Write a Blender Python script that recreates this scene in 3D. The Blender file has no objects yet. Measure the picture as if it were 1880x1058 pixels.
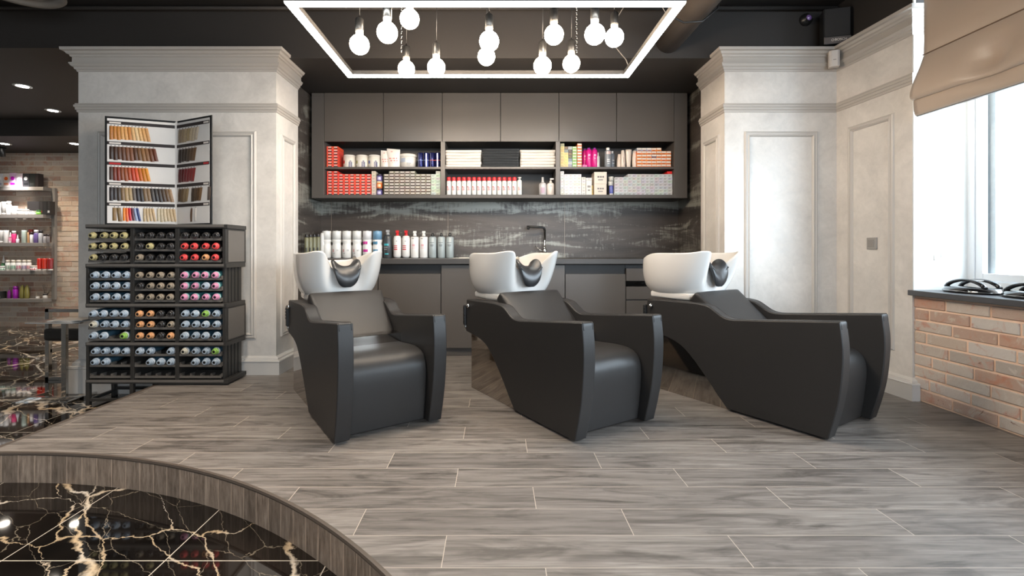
import bpy, math, random
from mathutils import Vector, Matrix
random.seed(7)
S = bpy.context.scene
COL = S.collection
# ------------------------------------------------------------------ camera, world, light, exposure
F = 850.0                                    # focal length in pixels of the 1880 px wide frame
cd = bpy.data.cameras.new('camera'); cam = bpy.data.objects.new('camera', cd); COL.objects.link(cam)
cam.location = (0, 0, 1.0); cam.rotation_euler = (math.pi/2, 0, 0)
cd.sensor_width = 36; cd.lens = 36*F/1880; cd.shift_x = 30/1880; cd.shift_y = -69/1880
cd.clip_start = .05; cd.clip_end = 200
S.camera = cam
S.view_settings.view_transform = 'Standard'; S.view_settings.look = 'None'
S.view_settings.gamma = 1; S.view_settings.use_curve_mapping = False
S.view_settings.exposure = 1.12
S.cycles.max_bounces = 8; S.cycles.diffuse_bounces = 4; S.cycles.glossy_bounces = 5
S.cycles.caustics_reflective = False; S.cycles.caustics_refractive = False
S.cycles.sample_clamp_indirect = 6
w = bpy.data.worlds.new('sky'); S.world = w; w.use_nodes = True
w.node_tree.nodes['Background'].inputs[0].default_value = (.93, .97, 1, 1)
w.node_tree.nodes['Background'].inputs[1].default_value = 2.2

def area(name, loc, rot, sx, sy, power, col):
    l = bpy.data.lights.new(name, 'AREA'); l.shape = 'RECTANGLE'; l.size = sx; l.size_y = sy
    l.energy = power; l.color = col
    o = bpy.data.objects.new(name, l); o.location = loc; o.rotation_euler = rot; COL.objects.link(o); return o
# daylight from the street side: the window on the side wall and added soft fill for an unseen shop front
area('window_daylight', (4.4, .6, 1.9), (0, math.radians(90), 0), 2.6, 4.4, 235, (.66, .84, 1))
area('shopfront_fill', (1.4, -3.2, 1.7), (math.radians(90), 0, 0), 3.6, 2.2, 90, (.76, .88, 1))
# ------------------------------------------------------------------ pixel helpers (a pixel and its depth give a place in the room)
def wx(px, D): return (px-910)*D/F
def wz(py, D): return 1+(460-py)*D/F
# ------------------------------------------------------------------ materials
def lin(c):
    r = []
    for v in c:
        v = v/255
        r.append(v/12.92 if v <= .04045 else ((v+.055)/1.055)**2.4)
    return (r[0], r[1], r[2], 1)
class NT:
    def __init__(s, name):
        s.m = bpy.data.materials.new(name); s.m.use_nodes = True
        s.t = s.m.node_tree; s.n = s.t.nodes; s.l = s.t.links
        s.b = s.n['Principled BSDF']
    def add(s, typ, **kw):
        nd = s.n.new('ShaderNode'+typ)
        for k, v in kw.items():
            if k.startswith('i_'): nd.inputs[k[2:].replace('_', ' ')].default_value = v
            elif k[0] == 'n' and k[1:].isdigit(): nd.inputs[int(k[1:])].default_value = v
            else: setattr(nd, k, v)
        return nd
    def ln(s, a, b): s.l.new(a, b)
    def math(s, op, a, b=None, c=None):
        nd = s.n.new('ShaderNodeMath'); nd.operation = op
        for i, v in enumerate((a, b, c)):
            if v is None: continue
            if isinstance(v, (int, float)): nd.inputs[i].default_value = v
            else: s.l.new(v, nd.inputs[i])
        return nd.outputs[0]
    def mix(s, fac, a, b, typ='MIX'):
        nd = s.n.new('ShaderNodeMix'); nd.data_type = 'RGBA'; nd.blend_type = typ
        for idx, v in ((0, fac), (6, a), (7, b)):
            if isinstance(v, (int, float)): nd.inputs[idx].default_value = v
            elif isinstance(v, tuple): nd.inputs[idx].default_value = v
            else: s.l.new(v, nd.inputs[idx])
        return nd.outputs[2]
    def ramp(s, src, stops):
        nd = s.n.new('ShaderNodeValToRGB'); cr = nd.color_ramp
        while len(cr.elements) < len(stops): cr.elements.new(.5)
        for e, (p, c) in zip(cr.elements, stops):
            e.position = p; e.color = c if len(c) == 4 else (*c, 1)
        s.l.new(src, nd.inputs[0]); return nd.outputs[0]
    def bump(s, h, strength=.2, dist=.01):
        nd = s.n.new('ShaderNodeBump'); nd.inputs['Strength'].default_value = strength; nd.inputs['Distance'].default_value = dist
        s.l.new(h, nd.inputs['Height']); s.l.new(nd.outputs[0], s.b.inputs['Normal'])
MATS = {}
def mat(name, col, rough=.5, metal=0, var=.06, scale=8, bump=0, bscale=60, emit=None, coat=0, sheen=0, objcol=False, alpha=1, trans=0, spec=.5):
    """plain surface with a little procedural mottling"""
    if name in MATS: return MATS[name]
    t = NT(name)
    tc = t.add('TexCoord'); nz = t.add('TexNoise', i_Scale=scale, i_Detail=4.0); t.ln(tc.outputs['Object'], nz.inputs['Vector'])
    c = lin(col)
    if objcol:
        oi = t.add('ObjectInfo'); base = oi.outputs['Color']
    else: base = c
    f = t.math('MULTIPLY_ADD', nz.outputs['Fac'], 2*var, 1-var)
    cmb = t.add('CombineXYZ'); 
    for i in range(3): t.ln(f, cmb.inputs[i])
    t.ln(t.mix(1.0, base, cmb.outputs[0], 'MULTIPLY'), t.b.inputs['Base Color'])
    t.b.inputs['Roughness'].default_value = rough; t.b.inputs['Metallic'].default_value = metal
    t.b.inputs['Coat Weight'].default_value = coat; t.b.inputs['Specular IOR Level'].default_value = spec
    if sheen: t.b.inputs['Sheen Weight'].default_value = sheen
    if trans: t.b.inputs['Transmission Weight'].default_value = trans
    if emit:
        t.b.inputs['Emission Color'].default_value = (*emit[0], 1); t.b.inputs['Emission Strength'].default_value = emit[1]
    if bump:
        n2 = t.add('TexNoise', i_Scale=bscale, i_Detail=5.0); t.ln(tc.outputs['Object'], n2.inputs['Vector']); t.bump(n2.outputs['Fac'], bump, .004)
    MATS[name] = t.m; return t.m

def mat_planks():
    t = NT('wood_look_tile'); tc = t.add('TexCoord'); sp = t.add('SeparateXYZ'); t.ln(tc.outputs['Object'], sp.inputs[0])
    x, y = sp.outputs[0], sp.outputs[1]
    W, L = .1661, .985
    r = t.math('DIVIDE', t.math('SUBTRACT', y, 1.458-W*12), W); row = t.math('FLOOR', r); fr = t.math('FRACT', r)
    # joints step a third of a plank from row to row
    u = t.math('ADD', t.math('DIVIDE', t.math('SUBTRACT', x, .813), L), t.math('MULTIPLY', row, .3333)); u = t.math('ADD', u, 20)
    cl = t.math('FLOOR', u); fu = t.math('FRACT', u)
    cid = t.add('CombineXYZ'); t.ln(row, cid.inputs[0]); t.ln(cl, cid.inputs[1])
    wn = t.add('TexWhiteNoise', noise_dimensions='3D'); t.ln(cid.outputs[0], wn.inputs['Vector'])
    off = t.add('VectorMath', operation='SCALE'); off.inputs['Scale'].default_value = 37; t.ln(wn.outputs['Color'], off.inputs[0])
    ad = t.add('VectorMath', operation='ADD'); t.ln(tc.outputs['Object'], ad.inputs[0]); t.ln(off.outputs[0], ad.inputs[1])
    mp = t.add('Mapping'); mp.inputs['Scale'].default_value = (1.6, 26, 1); t.ln(ad.outputs[0], mp.inputs[0])
    n1 = t.add('TexNoise', i_Scale=1.3, i_Detail=7.0, i_Roughness=.68, i_Distortion=.6); t.ln(mp.outputs[0], n1.inputs['Vector'])
    mp2 = t.add('Mapping'); mp2.inputs['Scale'].default_value = (1.5, 7, 1); t.ln(ad.outputs[0], mp2.inputs[0])
    n2 = t.add('TexNoise', i_Scale=1.6, i_Detail=4.0, i_Roughness=.6, i_Distortion=1.2); t.ln(mp2.outputs[0], n2.inputs['Vector'])
    mp3 = t.add('Mapping'); mp3.inputs['Scale'].default_value = (6, 160, 1); t.ln(ad.outputs[0], mp3.inputs[0])
    n3 = t.add('TexNoise', i_Scale=1.0, i_Detail=3.0); t.ln(mp3.outputs[0], n3.inputs['Vector'])
    base = t.ramp(n1.outputs['Fac'], [(.28, lin((82, 78, 74))), (.46, lin((118, 112, 107))), (.60, lin((135, 129, 124))), (.78, lin((154, 148, 142)))])
    kn = t.ramp(n2.outputs['Fac'], [(.34, (.38, .37, .37)), (.50, (1, 1, 1))])
    base = t.mix(.75, base, kn, 'MULTIPLY')
    fine = t.ramp(n3.outputs['Fac'], [(.3, (.78, .77, .76)), (.6, (1.06, 1.06, 1.06))])
    base = t.mix(.8, base, fine, 'MULTIPLY')
    tone = t.ramp(wn.outputs['Value'], [(0, (.82, .80, .79)), (1, (1.08, 1.06, 1.04))])
    base = t.mix(1.0, base, tone, 'MULTIPLY')
    g1 = t.math('LESS_THAN', t.math('MULTIPLY', t.math('MINIMUM', fr, t.math('SUBTRACT', 1, fr)), W), .0011)
    g2 = t.math('LESS_THAN', t.math('MULTIPLY', t.math('MINIMUM', fu, t.math('SUBTRACT', 1, fu)), L), .0013)
    g = t.math('MAXIMUM', g1, g2)
    t.ln(t.mix(g, base, lin((186, 172, 158))), t.b.inputs['Base Color'])
    t.b.inputs['Roughness'].default_value = .42; t.b.inputs['Specular IOR Level'].default_value = .45
    t.bump(t.math('SUBTRACT', n1.outputs['Fac'], g), .12, .002)
    return t.m
def mat_riser():
    t = NT('riser_tile'); uv = t.add('UVMap'); sp = t.add('SeparateXYZ'); t.ln(uv.outputs[0], sp.inputs[0])
    u = t.math('DIVIDE', sp.outputs[0], .0835); cl = t.math('FLOOR', u); fu = t.math('FRACT', u)
    wn = t.add('TexWhiteNoise', noise_dimensions='1D'); t.ln(cl, wn.inputs['W'])
    cb = t.add('CombineXYZ'); t.ln(t.math('MULTIPLY_ADD', sp.outputs[0], 60, t.math('MULTIPLY', wn.outputs['Value'], 50)), cb.inputs[0]); t.ln(t.math('MULTIPLY', sp.outputs[1], 7), cb.inputs[1])
    n1 = t.add('TexNoise', i_Scale=1.0, i_Detail=6.0, i_Roughness=.65); t.ln(cb.outputs[0], n1.inputs['Vector'])
    base = t.ramp(n1.outputs['Fac'], [(.3, lin((96, 84, 74))), (.5, lin((138, 123, 110))), (.7, lin((164, 149, 135)))])
    base = t.mix(1.0, base, t.ramp(wn.outputs['Value'], [(0, (.72, .70, .68)), (1, (1.08, 1.05, 1.02))]), 'MULTIPLY')
    g = t.math('LESS_THAN', t.math('MULTIPLY', t.math('MINIMUM', fu, t.math('SUBTRACT', 1, fu)), .0835), .0011)
    t.ln(t.mix(g, base, lin((206, 182, 160))), t.b.inputs['Base Color']); t.b.inputs['Roughness'].default_value = .45
    return t.m
def mat_marble():
    t = NT('black_marble'); tc = t.add('TexCoord')
    sp = t.add('SeparateXYZ'); t.ln(tc.outputs['Object'], sp.inputs[0]); x, y = sp.outputs[0], sp.outputs[1]
    fx = t.math('FRACT', t.math('ADD', t.math('DIVIDE', t.math('ADD', x, 1.225), .605), 40)); fy = t.math('FRACT', t.math('ADD', t.math('DIVIDE', t.math('SUBTRACT', y, 1.715), .605), 40))
    gx = t.math('LESS_THAN', t.math('MINIMUM', fx, t.math('SUBTRACT', 1, fx)), .0036); gy = t.math('LESS_THAN', t.math('MINIMUM', fy, t.math('SUBTRACT', 1, fy)), .0036)
    g = t.math('MAXIMUM', gx, gy)
    rot = t.add('Mapping'); rot.inputs['Rotation'].default_value = (0, 0, math.radians(38)); t.ln(tc.outputs['Object'], rot.inputs[0])
    nd = t.add('TexNoise', i_Scale=3.2, i_Detail=6.0, i_Roughness=.62); t.ln(rot.outputs[0], nd.inputs['Vector'])
    def veins(sc, stretch, dist, wid, seed):
        mp = t.add('Mapping'); mp.inputs['Scale'].default_value = (sc*stretch, sc, sc); mp.inputs['Location'].default_value = (seed, seed*.7, 0); t.ln(rot.outputs[0], mp.inputs[0])
        vm = t.add('VectorMath', operation='MULTIPLY_ADD'); vm.inputs[1].default_value = (dist, dist, dist); t.ln(nd.outputs['Color'], vm.inputs[0]); t.ln(mp.outputs[0], vm.inputs[2])
        vo = t.add('TexVoronoi', feature='DISTANCE_TO_EDGE', i_Scale=1.0); t.ln(vm.outputs[0], vo.inputs['Vector'])
        n = t.add('TexNoise', i_Scale=5.0, i_Detail=3.0); t.ln(mp.outputs[0], n.inputs['Vector'])
        wv = t.math('MULTIPLY', t.ramp(n.outputs['Fac'], [(.36, (.1, .1, .1)), (.60, (1, 1, 1))]), wid)
        return t.math('SUBTRACT', 1, t.math('MINIMUM', 1, t.math('DIVIDE', vo.outputs['Distance'], t.math('ADD', wv, .0015))))
    v1 = veins(2.3, .42, .42, .034, 3.3); v2 = veins(4.4, .36, .55, .018, 9); v3 = veins(8, .3, .7, .012, 21)
    nb = t.add('TexNoise', i_Scale=2.0, i_Detail=5.0); t.ln(tc.outputs['Object'], nb.inputs['Vector'])
    base = t.ramp(nb.outputs['Fac'], [(.35, lin((14, 12, 11))), (.7, lin((34, 28, 24)))])
    gold = t.ramp(nd.outputs['Fac'], [(.4, lin((205, 196, 184))), (.6, lin((194, 170, 138)))])
    c = t.mix(t.math('MULTIPLY', v3, .6), base, lin((150, 138, 120))); c = t.mix(t.math('MULTIPLY', v2, .95), c, gold); c = t.mix(t.math('MINIMUM', t.math('MULTIPLY', v1, 1.2), 1), c, gold)
    t.ln(t.mix(g, c, lin((196, 186, 172))), t.b.inputs['Base Color'])
    t.b.inputs['Roughness'].default_value = .035; t.b.inputs['Specular IOR Level'].default_value = .75
    return t.m
def mat_plaster(name, c, amp=.07):
    t = NT(name); tc = t.add('TexCoord')
    n1 = t.add('TexNoise', i_Scale=3.0, i_Detail=6.0, i_Roughness=.6, i_Distortion=.7); t.ln(tc.outputs['Object'], n1.inputs['Vector'])
    n2 = t.add('TexNoise', i_Scale=14.0, i_Detail=5.0, i_Roughness=.65, i_Distortion=1.5); t.ln(tc.outputs['Object'], n2.inputs['Vector'])
    f = t.math('ADD', n1.outputs['Fac'], t.math('MULTIPLY', n2.outputs['Fac'], .5))
    a = lin(tuple(v*(1-amp) for v in c)); b = lin(tuple(min(255, v*(1+amp)) for v in c))
    t.ln(t.ramp(f, [(.5, a), (.95, b)]), t.b.inputs['Base Color'])
    t.ln(t.ramp(n2.outputs['Fac'], [(.35, (.30,)*3), (.65, (.50,)*3)]), t.b.inputs['Roughness'])
    t.bump(n2.outputs['Fac'], .08, .003)
    return t.m
def mat_brick(name, cols):
    """per-brick tint from the face attribute, blotches and specks on top"""
    t = NT(name); tc = t.add('TexCoord'); at = t.add('Attribute', attribute_name='tint')
    base = t.ramp(at.outputs['Fac'], [(i/(len(cols)-1), lin(c)) for i, c in enumerate(cols)])
    o = t.add('VectorMath', operation='SCALE'); o.inputs['Scale'].default_value = 53.0; t.ln(at.outputs['Color'], o.inputs[0])
    ad = t.add('VectorMath', operation='ADD'); t.ln(tc.outputs['Object'], ad.inputs[0]); t.ln(o.outputs[0], ad.inputs[1])
    n1 = t.add('TexNoise', i_Scale=9.0, i_Detail=5.0, i_Roughness=.62, i_Distortion=1.0); t.ln(ad.outputs[0], n1.inputs['Vector'])
    n2 = t.add('TexNoise', i_Scale=16.0, i_Detail=6.0, i_Roughness=.7, i_Distortion=2.0); t.ln(ad.outputs[0], n2.inputs['Vector'])
    c = t.mix(t.ramp(n1.outputs['Fac'], [(.54, (0, 0, 0)), (.70, (.8, .8, .8))]), base, lin((186, 128, 104)))
    c = t.mix(t.ramp(n1.outputs['Fac'], [(.30, (.75, .75, .75)), (.44, (0, 0, 0))]), c, lin((205, 198, 188)))
    c = t.mix(t.ramp(n2.outputs['Fac'], [(.63, (0, 0, 0)), (.72, (.85, .85, .85))]), c, lin((112, 72, 58)))
    t.ln(c, t.b.inputs['Base Color']); t.b.inputs['Roughness'].default_value = .85
    t.bump(n2.outputs['Fac'], .35, .006)
    return t.m
def mat_backsplash():
    t = NT('oxidised_metal_tile'); tc = t.add('TexCoord')
    def stretched(sx, sz, sc, det, seed, dist=.8):
        mp = t.add('Mapping'); mp.inputs['Scale'].default_value = (sx, sx, sz); mp.inputs['Location'].default_value = (seed, 0, seed*.3); t.ln(tc.outputs['Object'], mp.inputs[0])
        n = t.add('TexNoise', i_Scale=sc, i_Detail=det, i_Roughness=.66, i_Distortion=dist); t.ln(mp.outputs[0], n.inputs['Vector']); return n.outputs['Fac']
    a = stretched(.8, 5, 1.6, 8.0, 2); b = stretched(20, 3, 2.0, 5.0, 7, .2); c = stretched(.5, 3, 2.2, 5.0, 11)
    base = t.ramp(c, [(.3, lin((62, 56, 52))), (.7, lin((92, 84, 78)))])
    f = t.math('ADD', a, t.math('MULTIPLY', t.math('SUBTRACT', b, .5), .32))
    # paler band across the tiles just below the wall cabinets
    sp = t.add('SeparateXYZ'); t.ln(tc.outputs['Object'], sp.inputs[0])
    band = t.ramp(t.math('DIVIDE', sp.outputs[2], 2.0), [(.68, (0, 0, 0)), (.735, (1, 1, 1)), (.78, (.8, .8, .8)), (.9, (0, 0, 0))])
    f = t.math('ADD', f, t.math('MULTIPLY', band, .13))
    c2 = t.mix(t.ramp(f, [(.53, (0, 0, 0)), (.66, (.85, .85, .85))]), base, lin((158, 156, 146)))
    fx = t.math('FRACT', t.math('ADD', t.math('DIVIDE', t.math('ADD', sp.outputs[0], .52), 1.272), 10))
    g = t.math('LESS_THAN', t.math('MINIMUM', fx, t.math('SUBTRACT', 1, fx)), .0013)
    t.ln(t.mix(g, c2, lin((150, 135, 120))), t.b.inputs['Base Color'])
    t.b.inputs['Roughness'].default_value = .38; t.b.inputs['Metallic'].default_value = .25
    return t.m
M_planks = mat_planks(); M_riser = mat_riser(); M_marble = mat_marble()
M_wall = mat_plaster('warm_grey_plaster', (202, 196, 189), .06); M_trimpaint = mat('trim_paint', (172, 165, 157), .45, var=.03)
M_basepaint = mat('baseboard_paint', (198, 193, 187), .4, var=.03)
M_panelpaint = mat('panel_moulding_paint', (184, 178, 171), .45, var=.03)
M_reveal = mat('white_reveal_paint', (226, 228, 226), .55, var=.02)
M_black = mat('black_ceiling_paint', (34, 31, 29), .62, var=.08, scale=2, bump=.05)
M_bulk = mat('charcoal_paint', (45, 41, 38), .6, var=.06, scale=2)
M_brickL = mat_brick('brick_slips_far', [(204, 188, 172), (196, 178, 160), (204, 180, 158), (186, 156, 136), (208, 196, 182), (170, 136, 118)])
M_brickR = mat_brick('brick_slips_near', [(190, 180, 170), (186, 168, 152), (200, 192, 184), (184, 148, 128), (172, 164, 155)])
M_mortL = mat('mortar_far', (222, 208, 190), .9, var=.08, bump=.3); M_mortR = mat('mortar_near', (232, 200, 176), .9, var=.12, bump=.4)
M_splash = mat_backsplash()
M_leather = mat('charcoal_leather', (45, 43, 42), .44, var=.05, scale=3, bump=.09, bscale=260, spec=.33)
M_stitch = mat('leather_seam', (40, 38, 37), .5)
M_ceram = mat('white_ceramic', (212, 208, 203), .12, var=.01, coat=.4)
M_rubber = mat('black_rubber', (42, 42, 43), .33, var=.05)
M_chrome = mat('chrome', (205, 203, 200), .09, 1, var=.02)
M_mirror = mat('polished_steel', (186, 178, 170), .06, 1, var=.01)
M_steel = mat('brushed_steel', (170, 168, 165), .3, 1, var=.06, scale=30)
M_cab = mat('graphite_laminate', (84, 78, 73), .34, var=.04, scale=2)
M_cabin = mat('graphite_carcass', (78, 73, 69), .5, var=.05, scale=2)
M_slot = mat('dark_recess', (24, 23, 23), .5)
M_top = mat('dark_worktop', (62, 59, 57), .4, var=.12, scale=12)
M_rack = mat('rack_black_lacquer', (48, 46, 44), .42, var=.05)
M_rackface = mat('rack_grey_face', (98, 93, 88), .42, var=.05)
M_blackp = mat('black_plastic', (30, 30, 30), .35, var=.05)
M_whitep = mat('white_plastic', (226, 223, 218), .35, var=.02)
M_card = mat('painted_card', (255, 255, 255), .5, objcol=True, var=.03, scale=30)
M_gloss = mat('coloured_plastic', (255, 255, 255), .28, objcol=True, var=.03, scale=20)
M_foil = mat('crinkled_foil', (255, 255, 255), .22, .5, objcol=True, var=.2, scale=30, bump=.8, bscale=50)
M_ink = mat('dark_print', (52, 44, 42), .6); M_inkred = mat('red_print', (196, 44, 48), .5); M_inkw = mat('pale_print', (226, 216, 206), .6)
M_inkgrey = mat('grey_print', (120, 116, 114), .6); M_inkblue = mat('blue_print', (66, 118, 148), .5); M_inkmag = mat('magenta_print', (196, 44, 132), .5); M_inkteal = mat('teal_print', (64, 170, 176), .5)
M_sill = mat('grey_sill', (74, 74, 76), .4, var=.06, scale=20)
M_silver_paint = mat('silver_grey_paint', (128, 122, 115), .4, var=.03)
M_shelf = mat('taupe_metal', (136, 130, 124), .4, var=.03)
M_concrete = mat('exterior_render', (188, 198, 202), .9, var=.12, scale=30, bump=.5, bscale=40)
M_upvc = mat('white_window_frame', (222, 226, 230), .35, var=.01)
M_fabric = None

# ------------------------------------------------------------------ mesh builder
class MB:
    def __init__(s): s.v = []; s.f = []; s.mi = []; s.uv = {}; s.sm = []
    def quad(s, pts, m=0, smooth=False):
        b = len(s.v); s.v += [tuple(p) for p in pts]; s.f.append(tuple(range(b, b+len(pts)))); s.mi.append(m); s.sm.append(smooth)
    def box(s, x0, y0, z0, x1, y1, z1, m=0):
        if x0 > x1: x0, x1 = x1, x0
        if y0 > y1: y0, y1 = y1, y0
        if z0 > z1: z0, z1 = z1, z0
        b = len(s.v); s.v += [(x, y, z) for z in (z0, z1) for y in (y0, y1) for x in (x0, x1)]
        for q in ((0, 2, 3, 1), (4, 5, 7, 6), (0, 1, 5, 4), (2, 6, 7, 3), (0, 4, 6, 2), (1, 3, 7, 5)):
            s.f.append(tuple(b+i for i in q)); s.mi.append(m); s.sm.append(False)
        return s
    def grid(s, rows, m=0, closed_u=False, closed_v=False, smooth=True, flip=False):
        """rows: list of rings (lists of points); ring index v, point index u"""
        b = len(s.v); nv = len(rows); nu = len(rows[0])
        for r in rows: s.v += [tuple(p) for p in r]
        for j in range(nv if closed_v else nv-1):
            for i in range(nu if closed_u else nu-1):
                a = b+j*nu+i; c = b+j*nu+(i+1) % nu; d = b+((j+1) % nv)*nu+(i+1) % nu; e = b+((j+1) % nv)*nu+i
                s.f.append((a, e, d, c) if flip else (a, c, d, e)); s.mi.append(m); s.sm.append(smooth)
        return b
    def lathe(s, prof, c=(0, 0, 0), n=20, m=0, axis='z', sx=1, sy=1, cap=True, smooth=True):
        rows = []
        for r, h in prof:
            ring = []
            for i in range(n):
                a = 2*math.pi*i/n; p = (r*math.cos(a)*sx, r*math.sin(a)*sy, h)
                if axis == 'y': p = (p[0], -p[2], p[1])      # height runs towards -y
                if axis == 'x': p = (p[2], p[0], p[1])
                ring.append((c[0]+p[0], c[1]+p[1], c[2]+p[2]))
            rows.append(ring)
        b = s.grid(rows, m, closed_u=True, smooth=smooth)
        if cap:
            s.f.append(tuple(b+i for i in reversed(range(n)))); s.mi.append(m); s.sm.append(False)
            e = b+(len(rows)-1)*n; s.f.append(tuple(e+i for i in range(n))); s.mi.append(m); s.sm.append(False)
        return s
    def tube(s, pts, r, n=10, m=0, closed=False, cap=True):
        pts = [Vector(p) for p in pts]; rows = []; up = Vector((0, 0, 1)); prev = None
        N = len(pts)
        for i, p in enumerate(pts):
            if closed: d = (pts[(i+1) % N]-pts[i-1])
            else: d = (pts[min(i+1, N-1)]-pts[max(i-1, 0)])
            d.normalize()
            if prev is None:
                a = d.cross(up)
                if a.length < .01: a = d.cross(Vector((0, 1, 0)))
                a.normalize()
            else: a = (prev-d*prev.dot(d)).normalized()
            prev = a; bb = d.cross(a)
            rr = r[i] if isinstance(r, (list, tuple)) else r
            rows.append([p+a*rr*math.cos(2*math.pi*k/n)+bb*rr*math.sin(2*math.pi*k/n) for k in range(n)])
        b = s.grid(rows, m, closed_u=True, closed_v=closed, flip=False)
        if cap and not closed:
            s.f.append(tuple(b+i for i in reversed(range(n)))); s.mi.append(m); s.sm.append(False)
            e = b+(len(rows)-1)*n; s.f.append(tuple(e+i for i in range(n))); s.mi.append(m); s.sm.append(False)
        return s
    def prism(s, poly, a0, a1, plane='yz', m=0):
        """extrude a polygon; plane yz -> along x, xy -> along z, xz -> along y"""
        def P(p, a): return (a, p[0], p[1]) if plane == 'yz' else ((p[0], p[1], a) if plane == 'xy' else (p[0], a, p[1]))
        n = len(poly); b = len(s.v)
        s.v += [P(p, a0) for p in poly]+[P(p, a1) for p in poly]
        s.f.append(tuple(b+i for i in reversed(range(n)))); s.f.append(tuple(b+n+i for i in range(n))); s.mi += [m, m]; s.sm += [False, False]
        for i in range(n):
            j = (i+1) % n; s.f.append((b+i, b+j, b+n+j, b+n+i)); s.mi.append(m); s.sm.append(False)
        return s
    def sweep(s, prof, path, m=0, side=1):
        """profile [(out, z)] swept along a plan path with mitred corners; out is to the right of travel when side=1"""
        path = [Vector(p) for p in path]; rows = []
        for i, p in enumerate(path):
            ds = []
            if i > 0: ds.append((path[i]-path[i-1]).normalized())
            if i < len(path)-1: ds.append((path[i+1]-path[i]).normalized())
            ns = [Vector((d.y, -d.x))*side for d in ds]
            if len(ns) == 2:
                mm = (ns[0]+ns[1]); mm = mm/mm.length; mm = mm/mm.dot(ns[0])
            else: mm = ns[0]
            rows.append([(p.x+mm.x*o, p.y+mm.y*o, z) for o, z in prof])
        b = s.grid(rows, m, smooth=False); n = len(prof)
        s.f.append(tuple(b+i for i in range(n))); e = b+(len(rows)-1)*n; s.f.append(tuple(e+i for i in reversed(range(n)))); s.mi += [m, m]; s.sm += [False, False]
        return s
    def mesh(s, name, mats):
        me = bpy.data.meshes.new(name); me.from_pydata(s.v, [], s.f)
        for mm in (mats if isinstance(mats, (list, tuple)) else [mats]): me.materials.append(mm)
        me.polygons.foreach_set('material_index', s.mi); me.polygons.foreach_set('use_smooth', s.sm)
        me.validate(); me.update()
        return me
    def build(s, name, mats, parent=None, loc=None, bevel=0, seg=2, rot=None, fixn=True, subsurf=0, col=None, weld=False, solid=0, auto=0):
        me = s.mesh(name, mats)
        if fixn:
            import bmesh
            bm = bmesh.new(); bm.from_mesh(me)
            if weld: bmesh.ops.remove_doubles(bm, verts=bm.verts, dist=1e-5)
            bmesh.ops.recalc_face_normals(bm, faces=bm.faces); bm.to_mesh(me); bm.free()
        if auto:
            me.polygons.foreach_set('use_smooth', [True]*len(me.polygons)); me.set_sharp_from_angle(angle=math.radians(auto))
        o = bpy.data.objects.new(name, me); COL.objects.link(o)
        if parent: o.parent = parent
        if loc: o.location = loc
        if rot: o.rotation_euler = rot
        if col: o.color = lin(col)
        if solid:
            b = o.modifiers.new('solid', 'SOLIDIFY'); b.thickness = solid; b.offset = 0
        if bevel:
            b = o.modifiers.new('bevel', 'BEVEL'); b.width = bevel; b.segments = seg; b.limit_method = 'ANGLE'; b.angle_limit = math.radians(40)
            b.harden_normals = False
        if subsurf:
            b = o.modifiers.new('sub', 'SUBSURF'); b.levels = subsurf; b.render_levels = subsurf
        return o
def tag(o, label=None, cat=None, group=None, kind=None):
    if label: o['label'] = label
    if cat: o['category'] = cat
    if group: o['group'] = group
    if kind: o['kind'] = kind
    return o
def struct(o): o['kind'] = 'structure'; return o
def thing(name, label, cat, loc=(0, 0, 0), rz=0, group=None):
    o = bpy.data.objects.new(name, None); COL.objects.link(o); o.location = loc; o.rotation_euler = (0, 0, rz); o.empty_display_size = .1
    return tag(o, label, cat, group)
def clone(o, parent=None):
    c = o.copy(); COL.objects.link(c); c.parent = parent
    for ch in list(o.children): clone(ch, c)
    return c
def recolour(o, name, rgb):
    """give the named part of a thing its own colour"""
    for q in [o]+list(o.children_recursive):
        if q.name.split('.')[0] == name: q.color = lin(rgb)
ORD = ['first', 'second', 'third', 'fourth', 'fifth', 'sixth', 'seventh', 'eighth', 'ninth', 'tenth', 'eleventh', 'twelfth', 'thirteenth', 'fourteenth', 'fifteenth']

# ================================================================== SETTING
ZL = -.15; ZC = 2.595; ZT = 2.62
CX, CY, CR = -2.3555, -.4913, 2.787
PLX = -2.53
# platform top
arc = []
a0 = math.acos((PLX-CX)/CR)
for i in range(61):
    a = a0*(1-i/60); arc.append((CX+CR*math.cos(a), CY+CR*math.sin(a)))
poly = [(PLX, 5.06)]+arc+[(CX+CR, -3.6), (3.2, -3.6), (3.2, 5.06)]
m = MB(); m.prism(poly, ZL, 0, 'xy'); struct(m.build('floor', [M_planks]))
# riser skin and nosing
m = MB(); d = 0; rows = []; uvs = []
full = arc+[(CX+CR, -3.6)]
pr = None
for p in full:
    if pr: d += math.dist(p, pr)
    pr = p
    nx, ny = (p[0]-CX, p[1]-CY); L = math.hypot(nx, ny) or 1; nx, ny = -nx/L, -ny/L
    rows.append([(p[0]+nx*.004, p[1]+ny*.004, ZL), (p[0]+nx*.004, p[1]+ny*.004, -.012)]); uvs.append(d)
m.grid(rows)
o = m.build('trim_riser', [M_riser], fixn=False); struct(o)
uvl = o.data.uv_layers.new(name='UVMap')
for pol in o.data.polygons:
    for li in pol.loop_indices:
        vi = o.data.loops[li].vertex_index; uvl.data[li].uv = (uvs[vi//2], .15*(vi % 2))
M_nose = mat('nosing', (84, 74, 66), .45)
m = MB(); m.sweep([(-.02, -.014), (.006, -.014), (.008, -.008), (.006, .001), (-.002, .0012), (-.008, .0005)], arc+[(CX+CR, -3.6)], side=1)
struct(m.build('trim_nosing', [M_nose]))
m = MB(); m.sweep([(-.02, -.014), (.006, -.014), (.006, .0015), (-.02, .001)], [(PLX, 5.05), arc[0]], side=1)
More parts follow.
